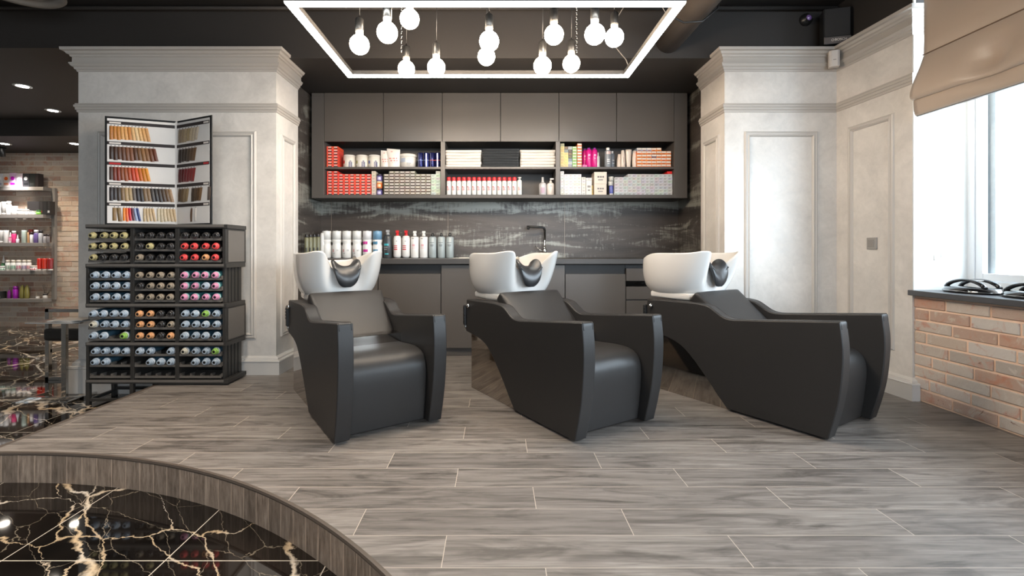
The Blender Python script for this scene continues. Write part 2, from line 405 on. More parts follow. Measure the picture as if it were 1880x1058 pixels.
m.sweep([(-.01, -.014), (.004, -.014), (.004, ZL+.001), (-.01, ZL+.001)], [(PLX, 5.05), arc[0]], side=1)
struct(m.build('trim_edge', [M_nose]))
# marble lower floor
m = MB(); m.box(-9, -3.6, ZL-.1, CX+CR+.3, 7.1, ZL); struct(m.build('floor_marble', [M_marble]))
# piers (the panelled wall returns on both sides of the alcove)
LW, LX, RX, PY = -3.384, -1.780, 1.857, 3.755
m = MB(); m.prism([(LW, PY), (LX, PY), (LX, 4.17), (-1.93, 4.17), (-1.93, 5.2), (LW, 5.2)], ZL, ZT, 'xy'); struct(m.build('wall_left', [M_wall]))
SWX0, SWX1, SWY = 2.765, 2.800, 3.11
m = MB(); m.prism([(RX, PY), (SWX0, PY), (SWX1, SWY), (3.3, SWY), (3.3, 5.2), (2.02, 5.2), (2.02, 4.19), (RX, 4.19)], 0, ZT, 'xy'); struct(m.build('wall_right', [M_wall]))
m = MB(); m.box(SWX1+.003, SWY-.006, .735, 3.24, SWY+.004, 3.0); struct(m.build('wall_reveal', [M_reveal]))
# alcove tiles
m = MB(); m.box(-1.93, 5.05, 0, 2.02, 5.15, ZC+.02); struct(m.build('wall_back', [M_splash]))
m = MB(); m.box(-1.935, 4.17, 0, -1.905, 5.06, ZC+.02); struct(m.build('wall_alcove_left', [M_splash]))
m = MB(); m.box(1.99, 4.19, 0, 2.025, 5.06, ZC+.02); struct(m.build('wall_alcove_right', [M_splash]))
for sx in (-1.905, 1.99):
    pass
# ceilings and bulkheads
m = MB(); m.box(-9, -3.6, 3.02, 3.4, 3.86, 3.12); struct(m.build('ceiling', [M_black]))
m = MB(); m.box(-3.3, 3.84, ZC, 2.9, 5.2, 3.12); struct(m.build('ceiling_alcove', [M_bulk]))
m = MB(); m.box(-9, 3.84, 2.68, -3.3, 5.95, 3.12); m.box(-9, 5.95, 2.47, -3.3, 7.1, 3.12); struct(m.build('ceiling_left', [M_bulk]))
m = MB(); m.box(SWX1+.02, 3.10, ZT-.02, 3.3, 3.86, 3.05); struct(m.build('wall_upper', [M_bulk]))
m = MB(); m.tube([(-9, 3.80, 2.99), (2.8, 3.80, 2.99)], .016); struct(m.build('trim_conduit', [M_bulk]))
# far walls
def bricks(name, mats, u0, u1, z0, z1, P, bl=.255, bh=.063, mo=.013, depth=.012, z_off=0):
    """running-bond brick slips on a mortar bed; P(u, z, out) gives the point"""
    m = MB(); tint = []
    def slab(ua, ub, za, zb, o0, o1, mi):
        b = len(m.v)
        m.v += [P(u, z, o) for o in (o0, o1) for z in (za, zb) for u in (ua, ub)]
        for q in ((0, 2, 3, 1), (4, 5, 7, 6), (0, 1, 5, 4), (2, 6, 7, 3), (0, 4, 6, 2), (1, 3, 7, 5)):
            m.f.append(tuple(b+i for i in q)); m.mi.append(mi); m.sm.append(False)
    slab(u0, u1, z0, z1, -.03, depth*.45, 1); tint += [0.]*6
    k = 0; z = z0+z_off
    while z < z1-.01:
        u = u0-(bl+mo)*(.5 if k % 2 else 0)-.02*(k % 3)
        while u < u1:
            a, b2 = max(u, u0), min(u+bl, u1)
            if b2-a > .02:
                t_ = random.random(); j = random.uniform(-.0015, .0015)
                slab(a, b2, max(z, z0)+j*.5, min(z+bh, z1)+j, 0, depth+random.uniform(-.002, .002), 0); tint += [t_]*6
            u += bl+mo
        z += bh+mo; k += 1
    o = m.build(name, mats)
    at = o.data.attributes.new('tint', 'FLOAT', 'FACE')
    at.data.foreach_set('value', tint)
    if len(o.data.polygons) != len(tint): print('TINT MISMATCH', name)
    return o
o = bricks('wall_brick', [M_brickL, M_mortL], -8.8, -3.0, ZL, 2.48, lambda u, z, q: (u, 7.0-q, z)); struct(o)
o = bricks('wall_window', [M_brickR, M_mortR], -3.11, .5, 0, .70, lambda u, z, q: (2.822-q, -u, z), bl=.25, z_off=.012)
struct(o); b = o.modifiers.new('bev', 'BEVEL'); b.width = .003; b.segments = 1
m = MB(); m.box(-9.1, -3.6, ZL, -9, 7.1, 3.1); struct(m.build('wall_far_left', [M_wall]))
m = MB(); m.box(-9, -3.7, ZL, 3.3, -3.6, 3.1); struct(m.build('wall_behind', [M_wall]))
m = MB(); m.box(2.822, -3.6, 0, 3.2, -.5, .735); m.box(2.81, -3.6, .7, 3.2, -1.6, 3.1); m.box(3.05, -1.6, 2.9, 3.25, 3.11, 3.1); m.box(2.86, -.5, 0, 3.2, 3.11, .70); struct(m.build('wall_window_side', [M_reveal]))
# window sill slab
m = MB(); m.box(2.765, -1.6, .700, 3.24, SWY-.001, .735); o = m.build('window_sill', [M_sill], bevel=.003); struct(o)
# window frame: tall pane(s) in a white frame
m = MB()
X0, X1 = 3.16, 3.22
ys = [3.11, 2.05, .9, -.25, -1.6]
m.box(X0, -1.6, .735, X1, 3.11, .80); m.box(X0, -1.6, 2.84, X1, 3.11, 2.9)
for y in ys: m.box(X0+.001, y-.05, .801, X1-.001, y+.05 if y < 3 else y-.002, 2.839)
for i in range(4):                       # casement sashes
    a, b2 = ys[i+1]+.05, ys[i]-.05
    m.box(X0+.01, a, .80, X1-.012, a+.045, 2.84); m.box(X0+.01, b2-.045, .80, X1-.012, b2, 2.84)
    m.box(X0+.012, a+.0455, .802, X1-.014, b2-.0455, .85); m.box(X0+.012, a+.0455, 2.79, X1-.014, b2-.0455, 2.838)
o = m.build('window_1', [M_upvc], bevel=.003); struct(o)
gm = NT('window_glass'); gm.n.remove(gm.b)
tr = gm.n.new('ShaderNodeBsdfTransparent'); gl = gm.n.new('ShaderNodeBsdfGlossy'); gl.inputs['Roughness'].default_value = .02
fr = gm.n.new('ShaderNodeFresnel'); fr.inputs[0].default_value = 1.45; mx = gm.n.new('ShaderNodeMixShader')
ge = gm.n.new('ShaderNodeNewGeometry'); gm.ln(gm.math('MULTIPLY', fr.outputs[0], gm.math('SUBTRACT', 1, ge.outputs['Backfacing'])), mx.inputs[0]); gm.ln(tr.outputs[0], mx.inputs[1]); gm.ln(gl.outputs[0], mx.inputs[2]); gm.ln(mx.outputs[0], gm.n['Material Output'].inputs[0])
m = MB(); m.box(3.188, -1.55, .83, 3.192, 3.0, 2.8); p_ = m.build('window_pane', [gm.m], parent=o)
# rendered outer reveal beyond the glass, and the street side ground
m = MB(); m.box(3.224, 2.985, .3, 3.62, 3.25, 3.1); m.box(3.23, -1.7, .55, 3.66, 3.2, .74); struct(m.build('wall_outer_reveal', [M_concrete]))

# ---- mouldings
crown = [(0, 2.448), (.006, 2.448), (.010, 2.462), (.018, 2.466), (.022, 2.480), (.032, 2.486), (.040, 2.500), (.043, 2.502), (.043, 2.512), (.028, 2.516), (.027, 2.556), (.036, 2.560), (.040, 2.572), (.052, 2.578), (.062, 2.594), (.080, 2.598), (.082, ZT), (0, ZT)]
mid = [(0, 2.120), (.007, 2.120), (.009, 2.136), (.015, 2.139), (.016, 2.157), (.022, 2.160), (.023, 2.176), (.016, 2.182), (.016, 2.190), (0, 2.192)]
def base(z0, h): return [(0, z0), (.045, z0), (.045, z0+h*.72), (.050, z0+h*.74), (.046, z0+h*.80), (.030, z0+h*.82), (.026, z0+h*.90), (.012, z0+h*.96), (0, z0+h)]
Lp = [(LW, 5.0), (LW, PY), (LX, PY), (LX, 4.17)]; Lp_s = [(LX, 4.17), (-1.9, 4.17)]
Rp = [(RX, 4.19), (RX, PY), (SWX0, PY), (SWX1, SWY), (3.16, SWY)]
Rp_base = [(RX, 4.19), (RX, PY), (SWX0, PY), (SWX1, SWY), (SWX1+.012, SWY)]
def tr_(name, prof, path, side=-1):
    m = MB(); m.sweep(prof, path, side=side); return struct(m.build(name, [M_basepaint if name.startswith('base') else M_trimpaint]))
tr_('trim_crown_left', crown, Lp, 1 if True else -1)
tr_('trim_rail_left', mid, Lp, 1)
tr_('trim_crown_right', crown, Rp[:-1]+[(2.93, SWY)], 1)
tr_('trim_rail_right', mid, Rp[:-1]+[(2.90, SWY)], 1)
tr_('baseboard_left', base(0, .145), [(-2.50, PY), (LX, PY), (LX, 4.17)], 1)
tr_('baseboard_lower', base(ZL, .27), [(LW, 5.0), (LW, PY), (-2.53, PY)], 1)
tr_('baseboard_right', base(0, .145), Rp_base, 1)
def panel(name, P, u0, u1, z0, z1, w=.045):
    """raised moulding frame; P(u, z, out)"""
    m = MB(); prof = [(0, 0), (.004, .010), (.012, .014), (.018, .010), (.026, .010), (.034, .016), (.042, .008), (w, 0)]
    cs = [(u0, z0, 1, 1), (u1, z0, -1, 1), (u1, z1, -1, -1), (u0, z1, 1, -1)]
    rows = [[P(u+su*i, z+sz*i, q) for i, q in prof] for u, z, su, sz in cs]
    m.grid(rows, closed_v=True, smooth=False); return struct(m.build(name, [M_panelpaint], fixn=True))
fP = lambda u, z, q: (u, PY-q, z)
panel('trim_panel_left', fP, wx(179, 3.75), wx(470, 3.75), .285, 1.966)
panel('trim_panel_right', fP, wx(1367, 3.75), wx(1501, 3.75), .285, 1.966)
panel('trim_panel_return_left', lambda u, z, q: (LX+q, u, z), 3.83, 4.10, .285, 1.966, .04)
panel('trim_panel_return_right', lambda u, z, q: (RX-q, u, z), 3.84, 4.13, .285, 1.966, .04)
dx, dy = SWX1-SWX0, SWY-PY; LL = math.hypot(dx, dy)
sP = lambda u, z, q: (SWX0+dx*u/LL+dy/LL*q, PY+dy*u/LL-dx/LL*q, z)
panel('trim_panel_side', sP, .12, .515, .30, 1.966)

# ================================================================== ALCOVE CABINETRY
YU = 4.675                               # upper cabinet fronts
xs = [wx(p, YU) for p in (595, 704, 812, 919, 1026, 1132, 1238)]
zt, zb, zs, zm = ZC-.004, wz(260, YU), wz(357.5, YU), wz(306, YU)
CL, CRr = wx(572, YU), wx(1262, YU)
cab = thing('wall_cabinet', 'long graphite wall cabinet with six flap doors above open product shelves', 'cabinet', (0, YU, zs-.035))
oy, oz = YU, zs-.035
def rel(x0, y0, z0, x1, y1, z1, mb): mb.box(x0, y0-oy, z0-oz, x1, y1-oy, z1-oz)
for a_, b_ in ((CL, xs[0]-.002), (xs[6]+.002, CRr)):
    m = MB(); rel(a_, YU+.001, zs-.035, b_, 5.045, zt, m); m.build('side_panel', [M_cabin], cab, bevel=.002)
m = MB(); rel(xs[0]-.002, YU+.02, zb+.006, xs[6]+.002, 5.045, zt, m); m.build('door_carcass', [M_slot], cab)
m = MB(); rel(xs[0]-.002, 5.02, zs-.01, xs[6]+.002, 5.045, zb+.01, m); m.build('back_panel', [M_cabin], cab)
m = MB(); rel(xs[0]-.002, YU+.001, zs-.035, xs[6]+.002, 5.045, zs, m); m.build('bottom_shelf', [M_cabin], cab, bevel=.002)
divs = [(wx(809, YU), wx(817, YU)), (wx(1020.5, YU), wx(1028.5, YU))]
for a, b2 in divs:
    m = MB(); rel(a, YU+.004, zs, b2, 5.02, zb+.006, m); m.build('divider', [M_cab], cab, bevel=.001)
sh = [(xs[0]-.002, divs[0][0]), (divs[0][1], divs[1][0]), (divs[1][1], xs[6]+.002)]
for a, b2 in sh:
    m = MB(); rel(a, YU+.012, zm-.022, b2, 5.02, zm, m); m.build('middle_shelf', [M_cab], cab, bevel=.001)
for i in range(6):
    m = MB(); rel(xs[i]+.0028, YU-.002, zb, xs[i+1]-.0028, YU+.018, zt, m); m.build('flap_door', [M_cab], cab, bevel=.0015)
# base cabinets, each a unit
YB = 4.36
ZTOP = .922; ZUN = .872
def base_unit(name, label, p0, p1, parts, cat='cabinet'):
    x0, x1 = wx(p0, YB), wx(p1, YB)
    t = thing(name, label, cat, ((x0+x1)/2, YB, 0)); hw = (x1-x0)/2-.0015
    m = MB(); m.box(-hw, .022, .08, hw, .66, ZUN-.002); m.box(-hw, .04, .0, hw, .62, .08)
    m.build('carcass', [M_slot], t)
    m = MB(); m.box(-hw, .03, .002, hw, .042, .078); m.build('plinth', [M_cabin], t)
    for nm, a, b2, mt in parts:
        m = MB(); m.box(-hw+.002, 0 if nm != 'recess' else .016, a, hw-.002, .02, b2); m.build(nm, [mt], t, bevel=.0015)
    return t
zA = wz(503.5, YB)
def full(n, p0, p1, lab): return base_unit('base_cabinet', lab, p0, p1, [('door', .08, ZUN-.012, M_cab)])
base_unit('drawer_cabinet', 'graphite drawer cabinet under the worktop by the olive bottles', 541.5, 583, [('drawer_front', .08, zA, M_cab)])
base_unit('base_cabinet', 'graphite base cabinet hidden mostly behind the basin near the rack', 583, 694, [('door', .08, zA, M_cab)])
base_unit('base_cabinet', 'graphite base cabinet with open dark slot, beneath the white pump bottles', 694, 809.5, [('drawer_front', .08, zA, M_cab), ('side_rail', zA+.002, zA+.0035, M_cabin)])
base_unit('base_cabinet', 'graphite base cabinet with full height door beneath the inset sink', 809.5, 924, [('door', .08, ZUN-.012, M_cab)])
base_unit('base_cabinet', 'graphite base cabinet with full height door beneath the tall tap', 924, 1037.5, [('door', .08, ZUN-.012, M_cab)])
base_unit('base_cabinet', 'graphite base cabinet with open dark slot between tap and drawers', 1037.5, 1149, [('drawer_front', .08, zA, M_cab)])
zz = [wz(p, YB) for p in (493, 516, 526.5, 550, 552)]
base_unit('drawer_cabinet', 'graphite drawer cabinet with glossy black grip channels beside third basin', 1149, 1296, [('drawer_front', zz[1], zz[0], M_cab), ('drawer_front', zz[3], zz[2], M_cab), ('drawer_front', .08, zz[4], M_cab), ('grip_channel', zz[2]+.004, zz[1]-.004, mat('glossy_black', (16, 16, 16), .06))])
m = MB(); m.box(-1.904, 4.315, ZUN, 1.989, 5.049, ZTOP); o = m.build('worktop', [M_top], bevel=.003); tag(o, 'dark continuous worktop running the width of the alcove under the bottles', 'worktop')
# sink and tap
sk = thing('sink', 'stainless inset sink in the dark worktop behind the middle basin', 'sink', (wx(900, 4.7), 4.68, ZTOP))
m = MB(); m.box(-.36, -.22, .0, .36, -.20, .006); m.box(-.36, .2, .0, .36, .22, .006); m.box(-.36, -.2, 0, -.33, .2, .006); m.box(.33, -.2, 0, .36, .2, .006); m.build('rim', [M_steel], sk, bevel=.002)
m = MB(); m.box(-.33, -.2, .0005, .33, .2, .002); m.build('bowl', [M_steel], sk)
tp = thing('kitchen_tap', 'tall chrome tap with dark swivel spout on the worktop', 'tap', (wx(1000, 4.93), 4.93, ZTOP))
m = MB(); m.lathe([(.026, 0), (.026, .006), (.02, .012), (.02, .05), (.024, .055), (.024, .09), (.016, .098), (.0125, .11), (.0125, .30)], n=20); m.build('post', [M_chrome], tp)
m = MB(); m.tube([(.0, 0, .30), (-.01, 0, .318), (-.03, -.01, .325), (-.19, -.05, .328)], .0125, 12); m.lathe([(.013, -.03), (.013, 0)], c=(-.18, -.047, .328)); m.build('spout', [M_blackp], tp)
m = MB(); m.tube([(-.02, 0, .072), (-.045, 0, .08), (-.10, 0, .125)], [.008, .006, .005], 8); m.build('lever', [M_chrome], tp)

# ================================================================== SHAMPOO CHAIRS
def smooth_poly(pts, n=6):
    """Catmull-Rom through the points flagged smooth (third value 1)"""
    out = []; N = len(pts)
    for i in range(N):
        p1, p2 = pts[i], pts[(i+1) % N]
        out.append((p1[0], p1[1]))
        if len(p1) > 2 and len(p2) > 2:
            p0, p3 = pts[i-1], pts[(i+2) % N]
            if len(p0) < 3: p0 = p1
            if len(p3) < 3: p3 = p2
            for k in range(1, n):
                t = k/n
                q = []
                for c in (0, 1):
                    q.append(.5*((2*p1[c])+(-p0[c]+p2[c])*t+(2*p0[c]-5*p1[c]+4*p2[c]-p3[c])*t*t+(-p0[c]+3*p1[c]-3*p2[c]+p3[c])*t**3))
                out.append(tuple(q))
    return out
ARM = smooth_poly([(.0, .012), (-.028, .12, 1), (-.052, .24, 1), (-.066, .38, 1), (-.068, .50, 1), (-.055, .626, 1), (-.05, .633), (.215, .604, 1), (.44, .579, 1), (.53, .572, 1), (.585, .583, 1), (.635, .612, 1), (.68, .637, 1), (.74, .648, 1), (.85, .650, 1), (1.165, .642, 1),
                   (1.17, .638), (1.18, .41, 1), (1.10, .402, 1), (.98, .385, 1), (.88, .348, 1), (.79, .275, 1), (.70, .18, 1), (.62, .085, 1), (.553, .012)])
CW = .615
def make_chair(label, loc, rz):
    t = thing('shampoo_chair', label, 'salon chair', loc, rz, 'backwash shampoo chairs')
    for s, x0 in ((0, 0), (1, CW-.082)):
        m = MB(); m.prism(ARM, x0, x0+.082, 'yz'); a = m.build('armrest', [M_leather], t, bevel=.012, seg=3, auto=30)
        # piping seams along both top edges
        top = [p for p in ARM if p[1] > .565 and p[0] < 1.17]
        fr_ = [p for p in ARM if p[0] < .005 and p[1] < .63]
        for e in (.010, .072):
            mm = MB(); mm.tube([(x0+e, p[0], p[1]+.0004) for p in top[1:]], .0018, 5); mm.build('seam', [M_stitch], a)
        xo = x0+.0005 if s == 0 else x0+.0815
    W0, W1 = .085, CW-.085
    prof = smooth_poly([(.045, .016), (.030, .12, 1), (.018, .24, 1), (.016, .31, 1), (.026, .362, 1), (.056, .402, 1), (.11, .422, 1), (.20, .427, 1), (.34, .418, 1), (.56, .408, 1), (.60, .3), (.56, .016)])
    m = MB(); m.prism(prof, W0, W1, 'yz'); m.build('seat', [M_leather], t, bevel=.010, seg=3, auto=30)
    # backrest: a reclined padded slab, puffed a little in the middle
    rows = []; n = 14; k = 10; th = .075
    b0 = Vector((0, .385, .35)); b1 = Vector((0, .81, .722)); up = (b1-b0).normalized(); nrm = Vector((0, -up.z, up.y))
    def slabpt(u, v, side):
        hw = .222+.032*v**1.5
        x = CW/2+(u*2-1)*hw
        puff = .016*math.sin(math.pi*min(max(u, 0), 1))**.5*math.sin(math.pi*min(v*.85+.12, 1))**.5
        p = b0+(b1-b0)*v+nrm*(side*(.0+puff)+(0 if side > 0 else -th))
        return (x, p.y, p.z)
    m = MB(); F_ = [[slabpt(i/n, j/k, 1) for i in range(n+1)] for j in range(k+1)]; B_ = [[slabpt(i/n, j/k, -1) for i in range(n+1)] for j in range(k+1)]
    m.grid(F_); m.grid(B_, flip=True)
    m.grid([[F_[j][0] for j in range(k+1)], [B_[j][0] for j in range(k+1)]], smooth=False); m.grid([[F_[j][n] for j in range(k+1)], [B_[j][n] for j in range(k+1)]], smooth=False)
    m.grid([F_[k], B_[k]], smooth=False); m.grid([F_[0], B_[0]], smooth=False)
    m.build('backrest', [M_leather], t, bevel=.018, seg=3, weld=True)
    # rear deck and mirrored plinth
    m = MB(); m.box(.075, .80, .46, CW-.075, 1.17, .615); m.build('rear_deck', [M_leather], t, bevel=.01)
    m = MB(); m.box(.03, .40, .0, CW-.03, 1.15, .47); m.build('plinth', [M_mirror], t, bevel=.002)
    # bellows collar
    pf = []
    for i in range(5):
        z = .615+i*.013; pf += [(.105, z), (.118, z+.0035), (.118, z+.0085), (.105, z+.0125)]
    m = MB(); m.lathe(pf, c=(CW/2, 1.0, 0), n=28); m.build('bellows', [M_steel], t)
    # ceramic basin
    bc = (CW/2, 1.02); za, zr = .672, .975
    def radii(s):                                  # s 0 bottom .. 1 rim
        g = (1-(1-s)**2.35)**(1/2.35)
        return g
    N = 56
    def smoothstep(a, b, x):
        x = min(max((x-a)/(b-a), 0), 1); return x*x*(3-2*x)
    def pt(phi, s, inner=0):
        # phi measured from the sitter's side
        c, sn = math.cos(phi), math.sin(phi)
        e = 2/2.5
        ux = math.copysign(abs(sn)**e, sn); uy = -math.copysign(abs(c)**e, c)
        front = smoothstep(-.2, 1, c)
        at, bt = .293-inner, .335-inner
        ab, bb = .185-inner*.3, .185-inner*.3
        g = radii(s)
        ax = ab+(at-ab)*g; by = bb+(bt-bb)*(g if c < 0 else s*.55+g*.45)
        notch = 1-smoothstep(.20, .56, abs(phi))
        zt_ = zr+.004-.058*smoothstep(.2, 1, -c)+.016*math.exp(-((abs(phi)-.72)/.30)**2)-.115*notch
        pull = .125*notch*s**.8+.04*smoothstep(.1, 1.1, 1-abs(phi))*s
        z = za+.012*(1 if inner else 0)*4+(zt_-za-(.048 if inner else 0))*s
        r = 1.0
        return (bc[0]+ux*ax, bc[1]+.03*(1-s)+uy*by+pull, z)
    rows = []
    phis = [2*math.pi*i/N for i in range(N)]
    phis = [p if p <= math.pi else p-2*math.pi for p in phis]
    base_r = [(pt(p, 0)) for p in phis]
    rows.append([((q[0]-bc[0])*.93+bc[0], (q[1]-bc[1])*.93+bc[1], q[2]-.004) for q in base_r])
    for s in (0, .03, .07, .13, .2, .28, .38, .5, .62, .74, .85, .93, .98, 1.0): rows.append([pt(p, s) for p in phis])
    lip = [pt(p, 1.0) for p in phis]; lin_ = [pt(p, 1.0, .022) for p in phis]
    rows.append([((a[0]+b[0])/2, (a[1]+b[1])/2, a[2]+.005) for a, b in zip(lip, lin_)])
    for s in (1.0, .93, .8, .65, .5, .35, .22, .12, .05): rows.append([pt(p, s, .022) for p in phis])
    last = [pt(p, .05, .022) for p in phis]
    for f in (.8, .5, .2, .02): rows.append([((q[0]-bc[0])*f+bc[0], (q[1]-bc[1]-.02)*f+bc[1]+.02, q[2]-.006*(1-f)) for q in last])
    m = MB(); m.grid(rows, closed_u=True); b_ = [i for i in range(N)]; m.f.append(tuple(reversed(b_))); m.mi.append(0); m.sm.append(False)
    bs = m.build('basin', [M_ceram], t, subsurf=1)
    m = MB(); m.prism([(bc[0]-.215, 1.22), (bc[0]-.235, 1.02), (bc[0]-.225, .88), (bc[0]-.18, .83), (bc[0]+.18, .83), (bc[0]+.225, .88), (bc[0]+.235, 1.02), (bc[0]+.215, 1.22)], .650, .700, 'xy'); m.build('basin_foot', [M_ceram], bs, bevel=.018, seg=3)
    # neck rest: a saddle draped over the notch
    rows = []
    path = [(.900, .850, .066), (.882, .872, .076), (.860, .882, .086), (.836, .876, .092), (.816, .856, .094), (.802, .828, .092), (.796, .798, .084), (.798, .772, .068), (.804, .757, .045), (.810, .750, .015)]
    for y, z, hw in path:
        r = []
        for i in range(15):
            u = i/7-1
            lift = (.058 if z > .80 else .058*max(0, (z-.745)/.06))*abs(u)**2.4
            r.append((bc[0]+u*hw*1.06, y-.006*abs(u)-.01+.012*u*u, z+lift))
        rows.append(r)
    m = MB(); m.grid(rows); nk = m.build('neck_rest', [M_rubber], t, solid=.026, subsurf=1)
    m = MB(); m.tube([(bc[0]+u*.090, .798-.012*abs(u)+.0, .832+.05*u*u) for u in [i/8-1 for i in range(17)]], .006, 8); m.build('ridge', [M_rubber], nk)
    # mixer with spray hose behind the bowl
    m = MB(); m.lathe([(.022, 0), (.022, .07), (.016, .08), (.013, .10)], c=(CW-.10, 1.31, .80), n=16)
    m.tube([(CW-.10, 1.31, .88), (CW-.10, 1.30, .93), (CW-.11, 1.27, .945), (CW-.12, 1.23, .935)], [.012, .012, .013, .016], 10)
    m.lathe([(.03, 0), (.03, .09), (.024, .095)], c=(CW-.10, 1.31, .70), n=16); m.build('mixer', [M_chrome], t)
    # hanging control with chrome ball on the back of the arm
    m = MB(); m.box(-.016, 1.168, .455, .018, 1.196, .60); c_ = m.build('remote_control', [M_blackp], t, bevel=.006)
    m = MB()
    for i in range(4): m.box(-.019, 1.173, .572-i*.022, -.015, 1.190, .586-i*.022)
    m.build('button', [M_rubber], c_, bevel=.002)
    m = MB(); m.lathe([(.0, -.016), (.009, -.013), (.0155, -.004), (.0155, .004), (.009, .013), (0, .016)], c=(-.008, 1.13, .60), n=16, axis='x', cap=False); m.build('holder_ball', [M_chrome], c_)
    m = MB(); m.tube([(.0, 1.182, .457), (.0, 1.183, .44), (.004, 1.184, .425)], .007, 8); m.build('cable_end', [M_steel], c_)
    return t
make_chair('charcoal leather shampoo chair with white basin, nearest the colour tube rack', (-.825, 2.361, 0), math.radians(34.5))
make_chair('charcoal leather shampoo chair with white basin, the middle one of three', (.407, 2.388, 0), math.radians(32))
make_chair('charcoal leather shampoo chair with white basin, beside the light switch wall', (1.733, 2.415, 0), math.radians(32))

# ================================================================== COLOUR TUBE RACK
RY, RX0, RX1 = 3.43, -3.03, -2.012
RH = .285; RB = .012
rk = thing('tube_rack', 'black four tier rack with three bays of angled tube trays on frame legs', 'display rack', (RX0, RY, 0))
colx = [0, .336, .668, RX1-RX0]
D_ = .255
tiers = [wz(706, RY), wz(636, RY), wz(565, RY), wz(492, RY), wz(419.5, RY)]
tiers[0] = .012
def rb(name, mats, *boxes, parent=rk, bevel=.0015, **k):
    m = MB()
    for b_ in boxes: m.box(*b_)
    return m.build(name, mats, parent, bevel=bevel, **k)
RW = RX1-RX0
for i, z in enumerate(tiers):
    wide = RW+.008 if i in (0, 4) else RW
    o = rb('shelf_plate', [M_rack], (-.006, -.004, z, wide+.02, D_, z+.03))
    rb('front_lip', [M_rackface], (.002 if i != 4 else -.004, -.007, z+.010 if i != 0 else z+.012, RW, -.003, z+.029), parent=o, bevel=0)
for i in range(4):
    z0, z1 = tiers[i]+.03, tiers[i+1]
    for j in (1, 2): rb('divider', [M_rack], (colx[j]-.014, .0, z0, colx[j]+.014, D_, z1))
    if i in (0, 2): rb('side_panel', [M_rack], (-.006, 0, z0, .012, D_, z1))
    if i in (1, 3):
        o = rb('side_panel', [M_rack], (RW-.012, 0, z0, RW+.012, D_+.02, z1)); rb('panel_inset', [M_rackface], (RW+.0121, .03, z0+.012, RW+.016, D_-.005, z1-.012), parent=o)
    else:
        o = rb('side_panel', [M_rack], (RW-.03, .03, z0, RW-.012, D_, z1))
        m = MB()
        for q in range(4): m.box(RW-.0118, .07+q*.045, z0, RW-.008, .074+q*.045, z1)
        m.build('groove', [M_blackp], o)
    rb('back_panel', [M_blackp], (.10 if i in (1, 3) else .0, D_-.012, z0, RW-.02, D_, z1))
# frame legs down to the marble
for x in (-.006, .32):
    rb('leg', [M_rack], (x, -.004, ZL, x+.026, .022, tiers[0])) if x < .2 else rb('leg', [M_rack], (x, -.004, ZL, x+.026, .022, tiers[0]))
    rb('leg', [M_rack], (x, D_-.03, ZL, x+.026, D_, tiers[0]))
rb('floor_runner', [M_rack], (-.006, .022, ZL+.03, .02, D_-.03, ZL+.05)); rb('floor_runner', [M_rack], (.02, 0, ZL+.03, .32, .02, ZL+.05)); rb('floor_runner', [M_rack], (.32, .022, ZL+.03, .346, D_-.03, ZL+.05))
rb('floor_runner', [M_rack], (.02, D_-.025, ZL+.05, .32, D_-.005, ZL+.07))
# trays and tubes
rowz = [.205, .125, .042]
SP = .0765
tr0 = None
def tray():
    m = MB(); W = 4*SP+.004
    m.box(0, -.002, 0, W, .20, .004); m.box(0, -.006, -.004, W, .0, .012)
    for q in range(5):
        x = q*SP; m.box(x, -.002, .004, x+.004, .05, .028); m.box(x+.010 if q < 4 else x-.01, -.002, .004, x+.013 if q < 4 else x-.007, .03, .020)
    return m
tray_mesh = tray().mesh('tray', [M_rackface])
proto_mesh = {}
def tube_meshes():
    n = 18
    b = MB(); b.lathe([(.0, .0), (.020, .0), (.027, .006), (.0285, .02), (.0285, .10), (.020, .185)], n=n, axis='y', cap=True)
    bd = b.mesh('tube_body', [M_foil])
    c = MB(); c.lathe([(.0285, -.006), (.031, -.010), (.031, -.020), (.024, -.026), (.0225, -.034), (.0225, -.048), (.0195, -.052), (.0135, -.052), (.0125, -.042), (.0, -.042)], n=n, axis='y', cap=False)
    for mm in (b, c): pass
    return bd, c
# the lathe runs towards -y; flip the body so that it runs back into the rack
def mk_lathe(prof, n=18, mats=(M_gloss,), name='cap', mi=None):
    m = MB()
    rows = []
    for r, h in prof: rows.append([(r*math.cos(2*math.pi*i/n), h, r*math.sin(2*math.pi*i/n)) for i in range(n)])
    m.grid(rows, closed_u=True)
    import bmesh
    me = m.mesh(name, list(mats)); bm = bmesh.new(); bm.from_mesh(me); bmesh.ops.remove_doubles(bm, verts=bm.verts, dist=1e-6); bmesh.ops.recalc_face_normals(bm, faces=bm.faces); bm.to_mesh(me); bm.free()
    me.polygons.foreach_set('use_smooth', [True]*len(me.polygons)); return me
body_me = mk_lathe([(0, -.002), (.018, -.002), (.0245, .004), (.0265, .012), (.0265, .10), (.015, .175), (0, .175)], name='tube_body', mats=(M_gloss,))
def hard_lathe(prof, n=18, mats=(M_gloss,), name='cap', dark_from=99):
    m = MB()
    for k in range(len(prof)-1):
        m.grid([[(r*math.cos(2*math.pi*i/n), h, r*math.sin(2*math.pi*i/n)) for i in range(n)] for r, h in prof[k:k+2]], 1 if k >= dark_from else 0, closed_u=True, smooth=True)
    return m.mesh(name, list(mats))
cap_me = hard_lathe([(.0235, .005), (.0250, .001), (.0250, -.007), (.0200, -.011), (.0185, -.024), (.0160, -.027), (.0100, -.027), (.0090, -.022), (0, -.022)], name='cap', mats=(M_gloss, M_slot), dark_from=6)
ring_me = hard_lathe([(.0266, .012), (.0275, .008), (.0272, .001), (.0250, -.0005)], name='neck_ring')
